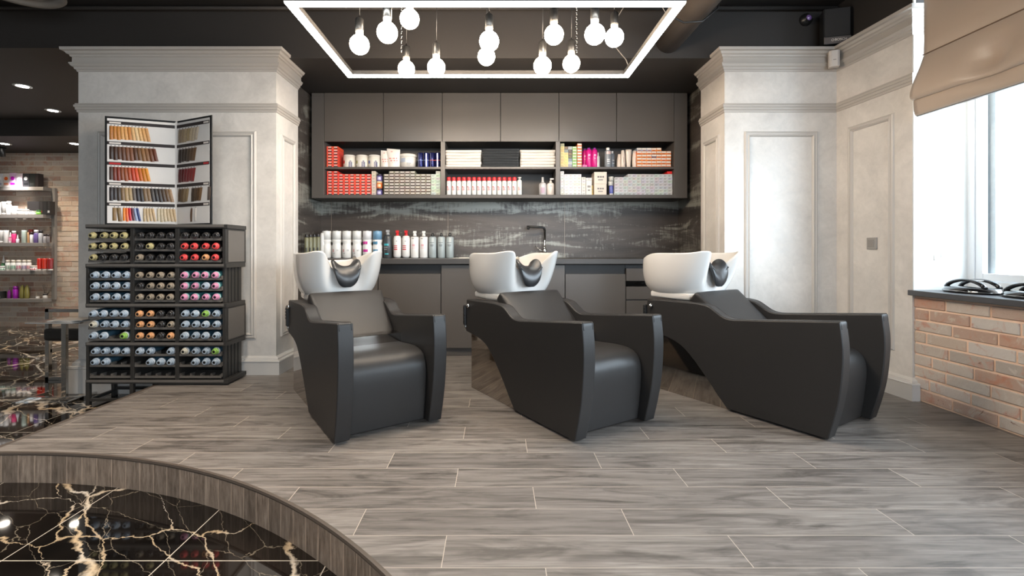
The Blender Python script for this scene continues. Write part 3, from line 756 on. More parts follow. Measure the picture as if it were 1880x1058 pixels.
KINDS = {  # body colour, cap colour, words
    'b': ((50, 74, 88), (156, 170, 184), 'blue grey colour tube'),
    'g': ((26, 25, 24), (176, 164, 118), 'dark colour tube with pale gold cap'),
    'k': ((20, 20, 20), (52, 50, 50), 'black colour tube with black cap'),
    'o': ((30, 27, 26), (140, 128, 112), 'dark colour tube with bronze cap'),
    'c': ((28, 25, 23), (206, 150, 104), 'dark colour tube with copper cap'),
    'r': ((26, 24, 24), (206, 70, 70), 'dark colour tube with red cap'),
    'p': ((58, 104, 108), (206, 140, 170), 'teal colour tube with pink cap'),
    'l': ((50, 74, 88), (136, 178, 84), 'blue grey colour tube with lime cap'),
    's': ((50, 74, 88), (190, 184, 168), 'blue grey colour tube with cream cap')}
cells = [  # tier from the top; three bays; rows from the top
    [['gggg', 'gggg', 'gkkk'], ['kkkk', 'kgkk', 'okkk'], ['kkkk', 'rrrr', 'rrcr']],
    [['bbbb', 'bbbb', 'bbbb'], ['oooo', 'kooo', 'oooo'], ['pppp', 'ppbp', 'pppp']],
    [['bbbb', 'sbbb', 'bb.l'], ['cckk', 'ccko', 'cckc'], ['bblb', 'bbbb', 'bbbb']],
    [['bbbb', 'bb..', '....'], ['bb.b', '.bbb', '....'], ['sbbl', '.bbb', '....']]]
TN = ['top tier', 'second tier', 'third tier', 'bottom tier']; BN = ['brick room bay', 'middle bay', 'basin side bay']; RN = ['top row', 'middle row', 'low row']
for ti in range(4):
    zb_ = tiers[3-ti]
    for bi in range(3):
        x0 = colx[bi]+(.014 if bi else (.004 if ti in (0, 2) else .016))
        for ri in range(3):
            tx = x0+.004; tz = zb_+.03+rowz[ri]-.028
            o = bpy.data.objects.new('tray', tray_mesh); COL.objects.link(o); o.parent = rk; o.location = (tx-.003, .012, tz); 
            for q, ch in enumerate(cells[ti][bi][ri]):
                if ch == '.': continue
                bc_, cc_, wd = KINDS[ch]
                px_ = RX0+tx+SP*(q+.5)+random.uniform(-.002, .002); pz = tz+.034; py = RY+.012+random.uniform(-.008, .006)
                b_ = bpy.data.objects.new('colour_tube', body_me); COL.objects.link(b_); b_.location = (px_, py, pz); b_.color = lin(bc_)
                b_.rotation_euler = (math.radians(4), 0, math.radians(random.uniform(-6, 2)))
                tag(b_, f'{wd}, {ORD[q]} in {RN[ri]}, {TN[ti]}, {BN[bi]}', 'hair colour tube', 'hair colour tubes in the rack')
                c_ = bpy.data.objects.new('cap', cap_me); COL.objects.link(c_); c_.parent = b_; c_.color = lin(cc_)
                if ch in 'bspl':
                    r_ = bpy.data.objects.new('neck_ring', ring_me); COL.objects.link(r_); r_.parent = b_; r_.color = lin((206, 212, 220) if ch != 'p' else (150, 196, 190))
# ---- hair colour chart standing open on the rack
ZC0 = tiers[4]+.03
A = Vector((-2.956, 3.50)); B = Vector((-2.514, 3.645)); C_ = Vector((-2.131, 3.475)); HC = .825
ch_ = thing('colour_chart', 'open hair colour swatch folder standing on top of the tube rack', 'colour chart', (B.x, B.y, ZC0))
M_hair = mat('hair_strands', (255, 255, 255), .35, objcol=True, var=.28, scale=90)
def chart_panel(P0, P1, rows_, hdr, flip):
    d = (P1-P0); L = d.length; d = d/L; nrm = Vector((d.y, -d.x))
    if nrm.y > 0: nrm = -nrm
    def Q(u, z, o): p = P0+d*u+nrm*o-B; return (p.x, p.y, z)
    def qbox(m, u0, u1, z0, z1, o0, o1, sh=0, mi=0):
        b = len(m.v); m.v += [Q(u+(sh if z == z0 else 0), z, o) for o in (o0, o1) for z in (z0, z1) for u in (u0, u1)]
        for q in ((0, 2, 3, 1), (4, 5, 7, 6), (0, 1, 5, 4), (2, 6, 7, 3), (0, 4, 6, 2), (1, 3, 7, 5)): m.f.append(tuple(b+i for i in q)); m.mi.append(mi); m.sm.append(False)
    m = MB(); qbox(m, 0, L, .0, HC, -.008, 0); bd = m.build('board', [M_blackp], ch_, bevel=.002)
    m = MB(); qbox(m, .016 if not flip else .002, L-.002 if not flip else L-.024, .014, HC-.016, 0, .0015); m.build('page', [mat('white_page', (236, 230, 224), .25, coat=.5)], bd)
    n = len(rows_)
    ph = (HC-.05)/n
    for r, (groups, hc) in enumerate(rows_):
        zt_ = HC-.035-r*ph
        m = MB(); qbox(m, .016 if not flip else .002, L-.004 if not flip else L-.024, zt_-.024, zt_, .0015, .003)
        if hc: qbox(m, *((.03, .03+L*.16) if not flip else (L*.78, L*.92)), zt_-.019, zt_-.006, .003, .0036, mi=1)
        m.build('header_bar', [M_ink, M_inkred if hc == 'r' else M_inkw], bd)
        for (u0, u1, cols) in groups:
            k = len(cols); wd = (u1-u0)/k
            for i, c in enumerate(cols):
                m = MB(); a = u0+i*wd
                f = .0015
                lean = .022*(1 if not flip else -1)*(i/k)+(0 if not flip else -.006)
                b = len(m.v); zz0, zz1 = zt_-ph+.016, zt_-.038
                j = random.uniform(-.004, .004)
                rowsg = []
                for s_ in range(5):
                    z = zz1+(zz0+j-zz1)*s_/4; o_ = .0025+.007*math.sin(math.pi*(.12+.8*s_/4)); sx = lean*s_/4
                    rowsg.append([Q(a+sx-wd*.04, z, .0016), Q(a+sx+wd*.25, z, o_*.9), Q(a+sx+wd*.65, z, o_), Q(a+sx+wd*1.06, z, .0016)])
                m.grid(rowsg)
                m.build('hair_swatch', [M_hair], ch_, col=c, fixn=False)
            m = MB()
            for i in range(k): qbox(m, u0+(i+.3)*wd, u0+(i+.62)*wd, zt_-.034, zt_-.029, .0015, .002)
            m.build('swatch_number', [M_ink], bd)
def blend(cs, n):
    r = []
    for i in range(n):
        t = i/(n-1)*(len(cs)-1); a = int(min(t, len(cs)-2)); f = t-a; jj = random.uniform(-13, 10)
        r.append(tuple(max(0, min(255, cs[a][q]*(1-f)+cs[a+1][q]*f+jj)) for q in range(3)))
    return r
bl = (206, 150, 84); 
left_rows = [([(.03, .275, blend([(176, 112, 48), (186, 118, 44), (214, 160, 96), (196, 128, 60), (226, 196, 150), (206, 156, 96), (200, 146, 88)], 11))], 'w'),
             ([(.03, .325, blend([(62, 44, 34), (84, 54, 38), (96, 60, 40), (120, 70, 40), (88, 60, 44), (150, 108, 66), (120, 78, 46), (112, 60, 36)], 12))], 'w'),
             ([(.03, .275, blend([(72, 48, 38), (140, 50, 30), (126, 70, 36), (164, 72, 36), (206, 66, 36), (190, 110, 30), (204, 128, 30)], 11))], 'r'),
             ([(.03, .43, blend([(48, 40, 38), (52, 44, 42), (140, 112, 78), (196, 168, 122), (52, 46, 48), (58, 50, 46), (170, 136, 96), (44, 40, 40), (54, 46, 42), (88, 66, 48), (160, 126, 92)], 17))], 'w'),
             ([(.05, .10, [(140, 110, 70), (120, 96, 62)]), (.115, .215, [(224, 130, 30), (222, 96, 26), (196, 24, 40), (84, 34, 50), (150, 160, 190), (44, 58, 110)]), (.245, .315, blend([(176, 150, 110), (190, 160, 120)], 4)), (.335, .455, blend([(206, 190, 160), (196, 166, 126)], 6))], 'w')]
right_rows = [([(.02, .27, blend([(140, 120, 98), (170, 148, 112), (196, 180, 160)], 7))], 'w'), ([(.02, .24, blend([(58, 50, 46), (74, 62, 52), (110, 84, 60)], 6))], 'w'), ([(.02, .23, blend([(86, 36, 36), (110, 38, 40), (130, 50, 46)], 6))], 'r'),
              ([(.02, .15, blend([(84, 66, 48), (150, 128, 96)], 4)), (.18, .31, blend([(70, 58, 48), (104, 78, 52)], 4)), (.37, .405, [(96, 84, 76)])], 'w'), ([(.17, .19, [(90, 66, 50)]), (.22, .24, [(210, 200, 190)])], 'w')]
chart_panel(A, B+Vector((-.006, .0)), left_rows, ['w', 'w', 'r', 'w', 'w'], False)
chart_panel(B+Vector((.006, .0)), C_, right_rows, ['w', 'w', 'r', 'w', 'w'], True)
for bb in ch_.children: pass
m = MB(); m.box(-.010, -.002, 0, .010, .010, HC-.01); m.build('spine', [mat('white_page', (1, 1, 1))], ch_)

# ================================================================== LAMPS
# rectangular light frame hung on chains
ZLED = 2.36
fx0, fx1 = wx(526, 850*1.36/456), wx(1256, 850*1.36/456)
Yf, Yb = 850*(ZLED-1)/457, 850*(ZLED-1)/318
fx0, fx1 = (520-910)*Yf/F, (1261-910)*Yf/F
M_led = mat('led_strip', (255, 255, 255), .5, emit=((.95, 1.0, .97), 15.0))
lf = thing('ceiling_lamp', 'large rectangular white glowing light frame hung above the chairs', 'pendant lamp', ((fx0+fx1)/2, (Yf+Yb)/2, ZLED))
hx, hy = (fx1-fx0)/2, (Yb-Yf)/2; tw = .052
m = MB()
for b_ in ((-hx, -hy, .004, hx, -hy+tw, .034), (-hx, hy-tw, .004, hx, hy, .034), (-hx, -hy+tw, .004, -hx+tw, hy-tw, .034), (hx-tw, -hy+tw, .004, hx, hy-tw, .034)): m.box(*b_)
m.build('housing', [mat('lamp_housing', (70, 68, 66), .5)], lf)
m = MB(); e = .003
for b_ in ((-hx+e, -hy+e, -.004, hx-e, -hy+tw-e, .0038), (-hx+e, hy-tw+e, -.004, hx-e, hy-e, .0038), (-hx+e, -hy+tw-e, -.004, -hx+tw-e, hy-tw+e, .0038), (hx-tw+e, -hy+tw-e, -.004, hx-e, hy-tw+e, .0038)): m.box(*b_)
m.build('diffuser', [M_led], lf)
def chain(px, parent, Yc):
    x = wx(px, Yc)-parent.location.x; y = Yc-parent.location.y
    m = MB(); z = .07; k = 0
    while z < 3.02-ZLED:
        rx, ry = (.006, .0) if k % 2 else (.0, .006)
        m.tube([(x+rx*math.cos(a), y+ry*math.cos(a), z+.011*math.sin(a)+.01) for a in [2*math.pi*i/8 for i in range(8)]], .0018, 5, closed=True); z += .017; k += 1
    m.build('chain', [M_chrome], parent)
chain(737, lf, 3.35); chain(1059, lf, 3.35)
m = MB(); m.tube([(-hx+.03, -hy+.03, .07), (-hx+.03, -hy+.03, 3.02-ZLED)], .0015, 5); m.tube([(hx-.03, -hy+.03, .07), (hx-.03, -hy+.03, 3.02-ZLED)], .0015, 5); m.build('suspension_wire', [M_steel], lf)
# globe pendants
M_globe = mat('lit_globe', (255, 250, 240), .3, emit=((1.0, .80, .60), 45.0))
globes = [(660, 82, 2.78), (711, 60, 2.62), (752, 35, 2.80), (746, 127, 3.22), (801, 124, 3.02), (898, 76, 2.74), (893, 104, 3.12), (1017, 64, 2.80), (996, 121, 3.02), (1049, 117, 3.14), (1092, 63, 2.66), (1128, 69, 2.92)]
gl_words = ['outermost at the rack end', 'large and low, second from the rack end', 'highest of the rack end group', 'low at the back behind the hanging chain', 'low at the back beside the chain globe', 'front one of the overlapping middle pair', 'rear lower one of the overlapping middle pair', 'high one just past the middle pair', 'low at the back past the middle pair', 'low at the back beside the second chain', 'large one at the switch wall end', 'last one at the switch wall end']
gp = None
pr_ = [(.0, -.058)]+[(.058*math.sin(a), -.058*math.cos(a)) for a in [math.pi*i/14 for i in range(1, 13)]]+[(.022, .059), (.019, .067)]
for i, (px, py, D) in enumerate(globes):
    t = thing('pendant_lamp', f'lit white globe pendant, {gl_words[i]}', 'pendant lamp', (wx(px, D), D, wz(py, D)), 0, 'globe pendants inside the light frame')
    if gp is None:
        m = MB(); m.lathe(pr_, n=24, cap=False); ga = m.build('globe_bulb', [M_globe], t)
        m = MB(); m.lathe([(.020, .066), (.024, .072), (.024, .086), (.019, .09)], n=16); gb = m.build('screw_collar', [M_silver_paint], t)
        m = MB(); m.lathe([(.023, .082), (.025, .086), (.025, .150), (.020, .158), (.006, .162), (.004, .175)], n=16); gc = m.build('lamp_holder', [M_blackp], t); gp = (ga, gb, gc)
    else:
        for g in gp:
            c = g.copy(); COL.objects.link(c); c.parent = t
    m = MB(); m.tube([(0, 0, .17), (.004, 0, .4), (0, 0, 3.02-t.location.z)], .0025, 6); m.build('cord', [M_blackp], t)
# recessed downlights
def downlight(px, py, zc, label, cone, pw=26):
    D = F*(zc-1)/(460-py)
    t = thing('downlight', label, 'ceiling light', (wx(px, D), D, zc), 0, 'recessed downlights in the brick room')
    m = MB(); m.lathe([(.05, -.004), (.075, -.004), (.075, .002), (.05, .002)], n=24, cap=False); m.build('trim_ring', [M_whitep], t)
    m = MB(); m.lathe([(0, -.003), (.05, -.003)], n=24, cap=False); m.build('lens', [mat('lit_lens', (255, 255, 255), .4, emit=((1, .9, .76), 40))], t)
    l = bpy.data.lights.new('downlight_beam', 'SPOT'); l.energy = pw; l.color = (1, .86, .68); l.spot_size = math.radians(115); l.spot_blend = .8; l.shadow_soft_size = .05
    o = bpy.data.objects.new('downlight_beam', l); COL.objects.link(o); o.parent = t; o.location = (0, 0, -.03)
downlight(41, 158, 2.68, 'recessed downlight furthest from the brick wall, nearer the viewer', 1, 30)
downlight(97, 203, 2.68, 'recessed downlight just before the lowered ceiling edge', 1, 30)
downlight(8, 264, 2.47, 'recessed downlight above the wall shelves, away from the pier', 1, 30)
downlight(137, 264, 2.47, 'recessed downlight against the brick wall beside the panelled pier', 1, 30)
# unseen ceiling spots added to brighten the rack side of the floor
for lx_, ly_, lb_ in ((-3.2, 1.4, 'added unseen ceiling spot over the marble floor, on the brick room side'), (-1.7, 2.3, 'added unseen ceiling spot before the light frame, nearer the rack'), (-1.9, .3, 'added unseen ceiling spot above the curved step')):
    t = thing('downlight', lb_, 'ceiling light', (lx_, ly_, 3.02), 0, 'added unseen spots in the main ceiling')
    m = MB(); m.lathe([(.05, -.004), (.075, -.004), (.075, .002), (.05, .002)], n=24, cap=False); m.build('trim_ring', [M_whitep], t)
    m = MB(); m.lathe([(0, -.003), (.05, -.003)], n=24, cap=False); m.build('lens', [mat('lit_lens', (255, 255, 255))], t)
    l = bpy.data.lights.new('downlight_beam', 'SPOT'); l.energy = 75; l.color = (1, .87, .72); l.spot_size = math.radians(110); l.spot_blend = .9; l.shadow_soft_size = .08
    o = bpy.data.objects.new('downlight_beam', l); COL.objects.link(o); o.parent = t; o.location = (0, 0, -.03)
# small track spot lighting the shelves
t = thing('spotlight', 'small black spotlight under the lowered ceiling aimed at the shelves', 'spotlight', (wx(5, 6.6), 6.6, 2.47))
m = MB(); m.box(-.15, -.012, -.022, .04, .012, 0); m.build('track', [M_blackp], t)
m = MB(); m.lathe([(.03, 0), (.034, .02), (.034, .12), (.02, .13)], n=16); m.build('lamp_head', [M_blackp], t, loc=(-.0, 0, -.13), rot=(math.radians(20), math.radians(10), 0))
l = bpy.data.lights.new('spotlight_beam', 'SPOT'); l.energy = 38; l.color = (.96, .95, 1); l.spot_size = math.radians(65); l.spot_blend = .9; l.shadow_soft_size = .04
o = bpy.data.objects.new('spotlight_beam', l); COL.objects.link(o); o.parent = t; o.location = (0, -.05, -.2); o.rotation_euler = (math.radians(24), 0, math.radians(0))
# ceiling diffuser
t = thing('air_diffuser', 'round grey ceiling air diffuser with concentric rings above the brick room side', 'air vent', (-3.42, 3.27, 2.86))
for r0, z0 in ((.29, 0), (.20, .012), (.12, .022)):
    m = MB(); m.lathe([(r0, 0), (r0-.004, -.004), (r0-.035, .02), (r0-.06, .06), (r0-.066, .06), (r0-.04, .018), (r0-.006, .003)], c=(0, 0, z0), n=48, cap=False); m.build('vent_ring', [M_silver_paint], t)
m = MB(); m.lathe([(.15, .03), (.15, .16)], n=24); m.build('duct_collar', [M_black], t)
# duct and loose cable
m = MB(); m.tube([(1.43, 3.86, 2.74), (1.43, 1.8, 2.74)], .105, 28); o = m.build('air_duct', [mat('duct_dark_metal', (88, 80, 74), .35, .4)])
tag(o, 'round dark ventilation duct running forward under the ceiling beside the light frame', 'duct')
m = MB(); m.tube([(1.05, 3.6, 3.01), (1.0, 3.6, 2.9), (.90, 3.62, 2.74), (.93, 3.62, 2.6), (1.02, 3.62, 2.49), (1.03, 3.60, 2.44)], .004, 6); o = m.build('cable', [M_silver_paint]); tag(o, 'thin looping cable hanging from ceiling to the light frame', 'cable')
m = MB(); m.tube([(1.10, 3.25, 3.01), (1.12, 3.25, 2.8), (1.2, 3.25, 2.66), (1.32, 3.25, 2.60), (1.45, 3.25, 2.61), (1.56, 3.25, 2.7), (1.6, 3.25, 3.01)], .007, 6); o = m.build('cable', [M_blackp]); tag(o, 'black cable sagging beneath the round duct', 'cable')

# ================================================================== WALL FITTINGS
# loudspeaker
def text_obj(name, s, size, parent, loc, rot, mt, ext=.0006, align='CENTER'):
    cu = bpy.data.curves.new(name, 'FONT'); cu.body = s; cu.size = size; cu.extrude = ext; cu.align_x = align; cu.align_y = 'CENTER'
    cu.materials.append(mt); tmp = bpy.data.objects.new(name, cu); me = bpy.data.meshes.new_from_object(tmp); bpy.data.objects.remove(tmp); bpy.data.curves.remove(cu)
    o = bpy.data.objects.new(name, me); COL.objects.link(o); o.parent = parent; o.location = loc; o.rotation_euler = rot; return o
t = thing('loudspeaker', 'black wall loudspeaker angled in the upper corner above the cornice', 'loudspeaker', (wx(1534, 3.70), 3.72, wz(80, 3.66)), math.radians(-14))
m = MB(); m.prism([(-.095, -.06), (.095, -.06), (.075, .07), (-.075, .07)], 0, .285, 'xy'); m.build('cabinet', [M_blackp], t, bevel=.006)
m = MB(); m.box(-.088, -.066, .062, .088, -.060, .28); m.build('grille', [mat('speaker_cloth', (44, 42, 41), .9, bump=.5, bscale=400)], t, bevel=.004)
m = MB(); m.box(-.094, -.067, .002, .094, -.060, .056); m.build('lower_band', [mat('speaker_band', (88, 80, 76), .45)], t, bevel=.003)
text_obj('lettering', 'BOSCH', .026, t, (.022, -.0685, .030), (math.pi/2, 0, 0), M_inkw)
m = MB(); m.lathe([(.0095, 0), (.0095, .001), (.007, .001), (.007, 0)], n=20, axis='y', c=(-.034, -.0675, .030), cap=False); m.build('emblem', [M_inkw], t)
m = MB(); m.box(-.02, .07, .12, .02, .115, .16); m.build('bracket', [M_blackp], t)
# dome camera lens on the bulkhead
t = thing('security_camera', 'small black dome camera with purple lens on the dark bulkhead', 'camera', (wx(1484, 3.80), 3.84, wz(33, 3.80)))
m = MB(); m.lathe([(.05, 0), (.05, .02), (.04, .035), (.028, .045), (.028, .05)], n=24, axis='y'); m.build('housing', [M_blackp], t)
m = MB(); m.lathe([(.022, .0505), (.014, .058), (.0, .06)], n=20, axis='y', cap=False); m.build('lens', [mat('lens_glass', (120, 92, 150), .1, coat=1)], t)
# motion sensor at the inner corner
t = thing('motion_sensor', 'pale grey motion sensor on the cornice at the inner corner', 'sensor', (wx(1532, 3.66), 3.665, wz(121, 3.64)), math.radians(-25))
m = MB(); m.prism([(-.036, .03), (-.036, -.014), (-.02, -.026), (.02, -.026), (.036, -.014), (.036, .03)], 0, .128, 'xy'); m.build('housing', [mat('sensor_plastic', (198, 190, 182), .4)], t, bevel=.005)
m = MB(); m.box(-.010, -.0275, .050, .010, -.0265, .053); m.build('indicator', [M_ink], t)
# light switch
yy = 3.42; xx = SWX0+dx*((3.755-yy)/.645)
t = thing('light_switch', 'small grey square light switch on the panelled side wall', 'light switch', (xx-.001, yy, 1.052), math.radians(-90)+math.atan2(dx, -dy)*0)
m = MB(); m.box(-.043, -.009, -.043, .043, .006, .043); m.build('frame', [mat('switch_frame', (150, 145, 139), .35)], t, bevel=.003)
m = MB(); m.box(-.028, -.013, -.028, .028, -.008, .028); m.build('rocker', [mat('switch_rocker', (136, 131, 126), .3)], t, bevel=.002)
# roman blind
def blind():
    Y0, Y1 = 2.995, -.2
    prof = []
    def X(z, y):
        pass
    n = 120; rows = []
    zs_ = [2.99, 2.9, 2.7, 2.5, 2.35, 2.272, 2.266, 2.260, 2.20, 2.15, 2.10, 2.06, 2.03, 2.005, 1.99, 1.982, 1.985, 1.995, 1.992, 1.97, 1.94, 1.91, 1.89, 1.882, 1.880, 1.886]
    xs_ = [2.772, 2.772, 2.772, 2.772, 2.772, 2.770, 2.774, 2.770, 2.757, 2.747, 2.738, 2.730, 2.722, 2.718, 2.722, 2.734, 2.748, 2.756, 2.744, 2.736, 2.733, 2.736, 2.742, 2.748, 2.756, 2.764]
    for z, x in zip(zs_, xs_):
        r = []
        for i in range(n+1):
            y = Y0+(Y1-Y0)*i/n
            s = (Y0-y)
            k = math.exp(-((z-2.07)/.085)**2)
            wv = .034*k*(math.sin(s*9+1.1*math.sin(s*4))+.5*math.sin(s*21+2))
            sag = -.012*math.sin(min(s, 1.2)*math.pi/1.2)*math.exp(-((z-1.99)/.05)**2)
            k2 = math.exp(-((z-1.94)/.04)**2)*.006*math.sin(s*13+1)
            taper = .0
            # the side hem runs out slightly below the crease
            yy_ = y
            if i == 0: yy_ = Y0+.0
            if i < 4: yy_ = y+(.035*min(1, max(0, (2.26-z)/.25)))*(1-i/4)
            r.append((x-wv+k2, yy_, z+sag))
        rows.append(r)
    m = MB(); m.grid(rows); return m
t = thing('roman_blind', 'beige satin roman blind gathered in folds over the window', 'blind', (0, 0, 0))
MF = mat('beige_satin', (176, 157, 138), .36, var=.03, scale=6, bump=.05, bscale=200, sheen=.4)
blind().build('fabric', [MF], t, solid=.003)
m = MB(); m.tube([(2.768, 3.0, 2.266), (2.768, -.2, 2.266)], .004, 8); m.build('crease_rod', [mat('crease_cloth', (120, 98, 80), .7)], t)
m = MB(); m.box(2.752, -.2, 1.874, 2.768, 3.028, 1.884); m.build('bottom_rail', [mat('rail_grey', (120, 116, 112), .35, .5)], t)
m = MB(); m.box(2.78, -.2, 2.97, 2.83, 3.05, 3.01); m.build('head_rail', [M_whitep], t)
# blind cords
t = thing('blind_cord', 'pair of thin white blind cords with tassels hanging before the reveal', 'cord', (2.90, 3.06, .98))
for q, z in ((0, .0), (.045, .02)):
    m = MB(); m.tube([(q, 0, z), (q, 0, 1.7)], .0012, 5); c = m.build('string', [M_whitep], t)
    m = MB(); m.lathe([(.003, .045), (.007, .01), (.006, 0), (.0, -.002)], c=(q, 0, z-.045), n=10, cap=False); m.build('tassel', [M_reveal], c)
# clamshell gadgets on the sill: low glossy black cases with arched handles
def sill_case(loc, label):
    t = thing('bonnet_case', label, 'appliance', loc, 0, 'glossy black cases on the sill')
    m = MB(); m.lathe([(.0, .0), (.15, .0), (.165, .006), (.165, .016), (.158, .022), (.150, .034), (.130, .038), (.0, .040)], n=36, cap=False, sx=.62, sy=1.0); m.build('body', [mat('piano_black', (22, 22, 23), .07, coat=.5)], t)
    m = MB(); m.lathe([(.1665, .010), (.168, .0125), (.1665, .015)], n=36, cap=False, sx=.62, sy=1.0); m.build('chrome_band', [M_chrome], t)
    for sx in (-.045, .045):
        m = MB(); pts = [(sx, -.12+.24*i/16, .034+.046*math.sin(math.pi*i/16)**.6) for i in range(17)]; m.tube(pts, [.008+.005*abs(i-8)/8 for i in range(17)], 10); m.build('handle_arch', [mat('piano_black', (1, 1, 1))], t)
    m = MB(); m.box(-.045, -.035, .074, .045, .035, .082); m.build('handle_bridge', [M_silver_paint], t, bevel=.003)
    return t
sill_case((2.965, 2.88, .735), 'glossy black oval case with arched handle, nearer the window reveal')
sill_case((2.965, 2.53, .735), 'glossy black oval case with arched handle, further out from the reveal')

# ================================================================== PRODUCTS
CACHE = {}
def place(name, me, loc, label=None, cat=None, group=None, col=None, parent=None, rz=0, rot=None, scale=None):
    o = bpy.data.objects.new(name, me); COL.objects.link(o); o.location = loc
    if parent: o.parent = parent
    if rz: o.rotation_euler = (0, 0, rz)
    if rot: o.rotation_euler = rot
    if col: o.color = lin(col)
    if scale: o.scale = scale
    if label: tag(o, label, cat, group)
    return o
def cached(key, fn, name, mats):
    if key not in CACHE:
        import bmesh
        me = fn().mesh(name, mats); bm = bmesh.new(); bm.from_mesh(me); bmesh.ops.recalc_face_normals(bm, faces=bm.faces); bm.to_mesh(me); bm.free(); CACHE[key] = me
    return CACHE[key]
def L(prof, n=20, sx=1, sy=1, cap=True):
    m = MB(); m.lathe(prof, n=n, sx=sx, sy=sy, cap=cap); return m
def arcpatch(r, a0, a1, z0, z1, sy=1, n=6, m=None, mi=0):
    """a printed patch that hugs the front of a round bottle; angles in degrees, 0 faces the viewer"""
    m = m or MB()
    rows = [[(r*math.sin(math.radians(a0+(a1-a0)*i/n)), -r*sy*math.cos(math.radians(a0+(a1-a0)*i/n)), z) for i in range(n+1)] for z in (z0, z1)]
    m.grid(rows, mi); return m
# ---- dye cartons
def carton_mesh(w, h, d, style):
    def fn():
        m = MB(); g = .0006
        m.box(-w/2+g, 0, g, w/2-g, d, h-g, 0); e = -.0006
        def patch(u0, u1, v0, v1, mi): m.quad([(-w/2+u0*w, e, v0*h), (-w/2+u1*w, e, v0*h), (-w/2+u1*w, e, v1*h), (-w/2+u0*w, e, v1*h)], mi)
        if style == 'red':
            patch(.22, .92, .18, .50, 1)
            for a, b in ((.30, .42), (.45, .52), (.55, .68), (.71, .80)): patch(a, b, .56, .86, 2)
        elif style == 'grey':
            patch(.06, .94, .08, .42, 1)
            for a, b in ((.2, .34), (.37, .46), (.5, .62), (.66, .8)): patch(a, b, .50, .86, 2)
        elif style == 'white':
            for a, b in ((.25, .42), (.46, .60), (.64, .78)): patch(a, b, .52, .66, 1)
            patch(.3, .7, .30, .38, 1)
        elif style == 'silver':
            patch(.12, .60, .30, .46, 1); patch(.12, .86, .58, .66, 1)
        elif style == 'orange':
            patch(.04, .96, .40, .92, 2); patch(.25, .75, .10, .26, 1)
        elif style == 'green':
            patch(.10, .9, .50, .86, 2); patch(.25, .6, .2, .32, 1)
        elif style == 'yellow':
            patch(.15, .85, .40, .50, 1); patch(.15, .6, .65, .73, 1)
        return m
    return cached(('carton', w, h, style), fn, 'dye_carton', [M_card, {'red': M_ink, 'grey': mat('umber_print', (66, 54, 46), .5), 'white': M_inkgrey, 'silver': M_inkgrey, 'orange': mat('rust_print', (170, 78, 36), .5), 'green': mat('green_print', (96, 140, 84), .5), 'yellow': mat('ochre_print', (176, 148, 96), .5)}.get(style, M_ink), M_inkw])
YC = YU+.05
def px2x(p): return wx(p, YC)
CART_H = .0308
def stack(p0, pw, cols, zb, style, rgb, word, where, group, depth=.17, h=CART_H, jitter=8, yoff=0):
    """cols: number of cartons in each column"""
    w = pw*YC/F
    for i, n in enumerate(cols):
        for j in range(n):
            c = rgb if not callable(rgb) else rgb(i, j)
            c = tuple(max(0, min(255, v+random.uniform(-jitter, jitter))) for v in c)
            x = px2x(p0+pw*(i+.5))+random.uniform(-.0006, .0006)
            rowtxt = 'bottom' if j == 0 else (f'{ORD[j]} from bottom')
            coltxt = f'column {ORD[i]}' if len(cols) > 1 else 'single column'
            wd = word(i, j) if callable(word) else word
            place('dye_carton', carton_mesh(w, h, depth, style), (x, YC+yoff+random.uniform(0, .006), zb+.0002+j*h), f'{wd}, {coltxt}, {rowtxt}, {where}', 'hair dye carton', group, c)
red = (226, 74, 56)
stack(599.5, 10.6, [7, 7], zm, 'red', red, 'red dye carton', 'upper shelf at the rack end', 'red cartons upper shelf')
stack(600, 10.15, [8, 8, 7, 7, 7, 7, 7, 7], zs, 'red', red, 'red dye carton', 'lower shelf at the rack end', 'red cartons lower shelf')
stack(682, 7.6, [8], zs, 'white', (204, 190, 172), 'cream dye carton', 'beside the red cartons', 'cream cartons')
stack(704.5, 9.65, [7, 8, 8, 8, 8, 8, 7, 7, 7], zs, 'grey', (140, 128, 116), 'taupe dye carton', 'lower shelf', 'taupe cartons lower shelf')
stack(791.5, 8.6, [7, 8], zs, 'silver', (188, 200, 184), 'mint dye carton', 'beside the divider', 'mint cartons')
def c3(i, j):
    if i == 0: return (150, 146, 120) if j == 7 else (214, 198, 138)
    if i == 1: return (218, 200, 136) if j < 5 else ((128, 138, 150) if j == 5 else (96, 92, 84))
    if i == 2: return [(150, 156, 170), (186, 190, 196), (120, 134, 156), (92, 86, 80), (118, 104, 88), (74, 74, 76), (168, 176, 186)][j]
    return (200, 190, 180)
def w3(i, j):
    c = c3(i, j); return 'dark grey dye carton' if max(c) < 125 else ('yellow dye carton' if c[2] < 145 and c[0] > 190 else 'grey dye carton')
stack(1029, 7.2, [8, 7, 7], zm, 'yellow', c3, w3, 'upper shelf beside the divider', 'mixed cartons')
stack(1051, 8.2, [7], zm, 'green', (150, 186, 106), 'green dye carton', 'upper shelf', 'green cartons')
stack(1060, 8.2, [8], zm, 'orange', (224, 116, 54), 'orange and white carton', 'beside the magenta bottles', 'orange cartons single')
def c4(i, j):
    if j == 5 and i < 3: return (150, 158, 176)
    if j == 3 and i == 3: return (70, 74, 110)
    return (232, 128, 50)
def w4(i, j): return 'grey dye carton' if (j == 5 and i < 3) else ('navy and white dye carton' if (j == 3 and i == 3) else 'orange dye carton')
stack(1169.5, 8.95, [6, 6, 6, 6, 6, 5, 5], zm, 'orange', c4, w4, 'upper shelf end', 'orange cartons', h=.0335)
stack(1029, 6.6, [8], zs, 'white', (226, 222, 216), 'narrow white carton', 'beside the divider', 'narrow white cartons')
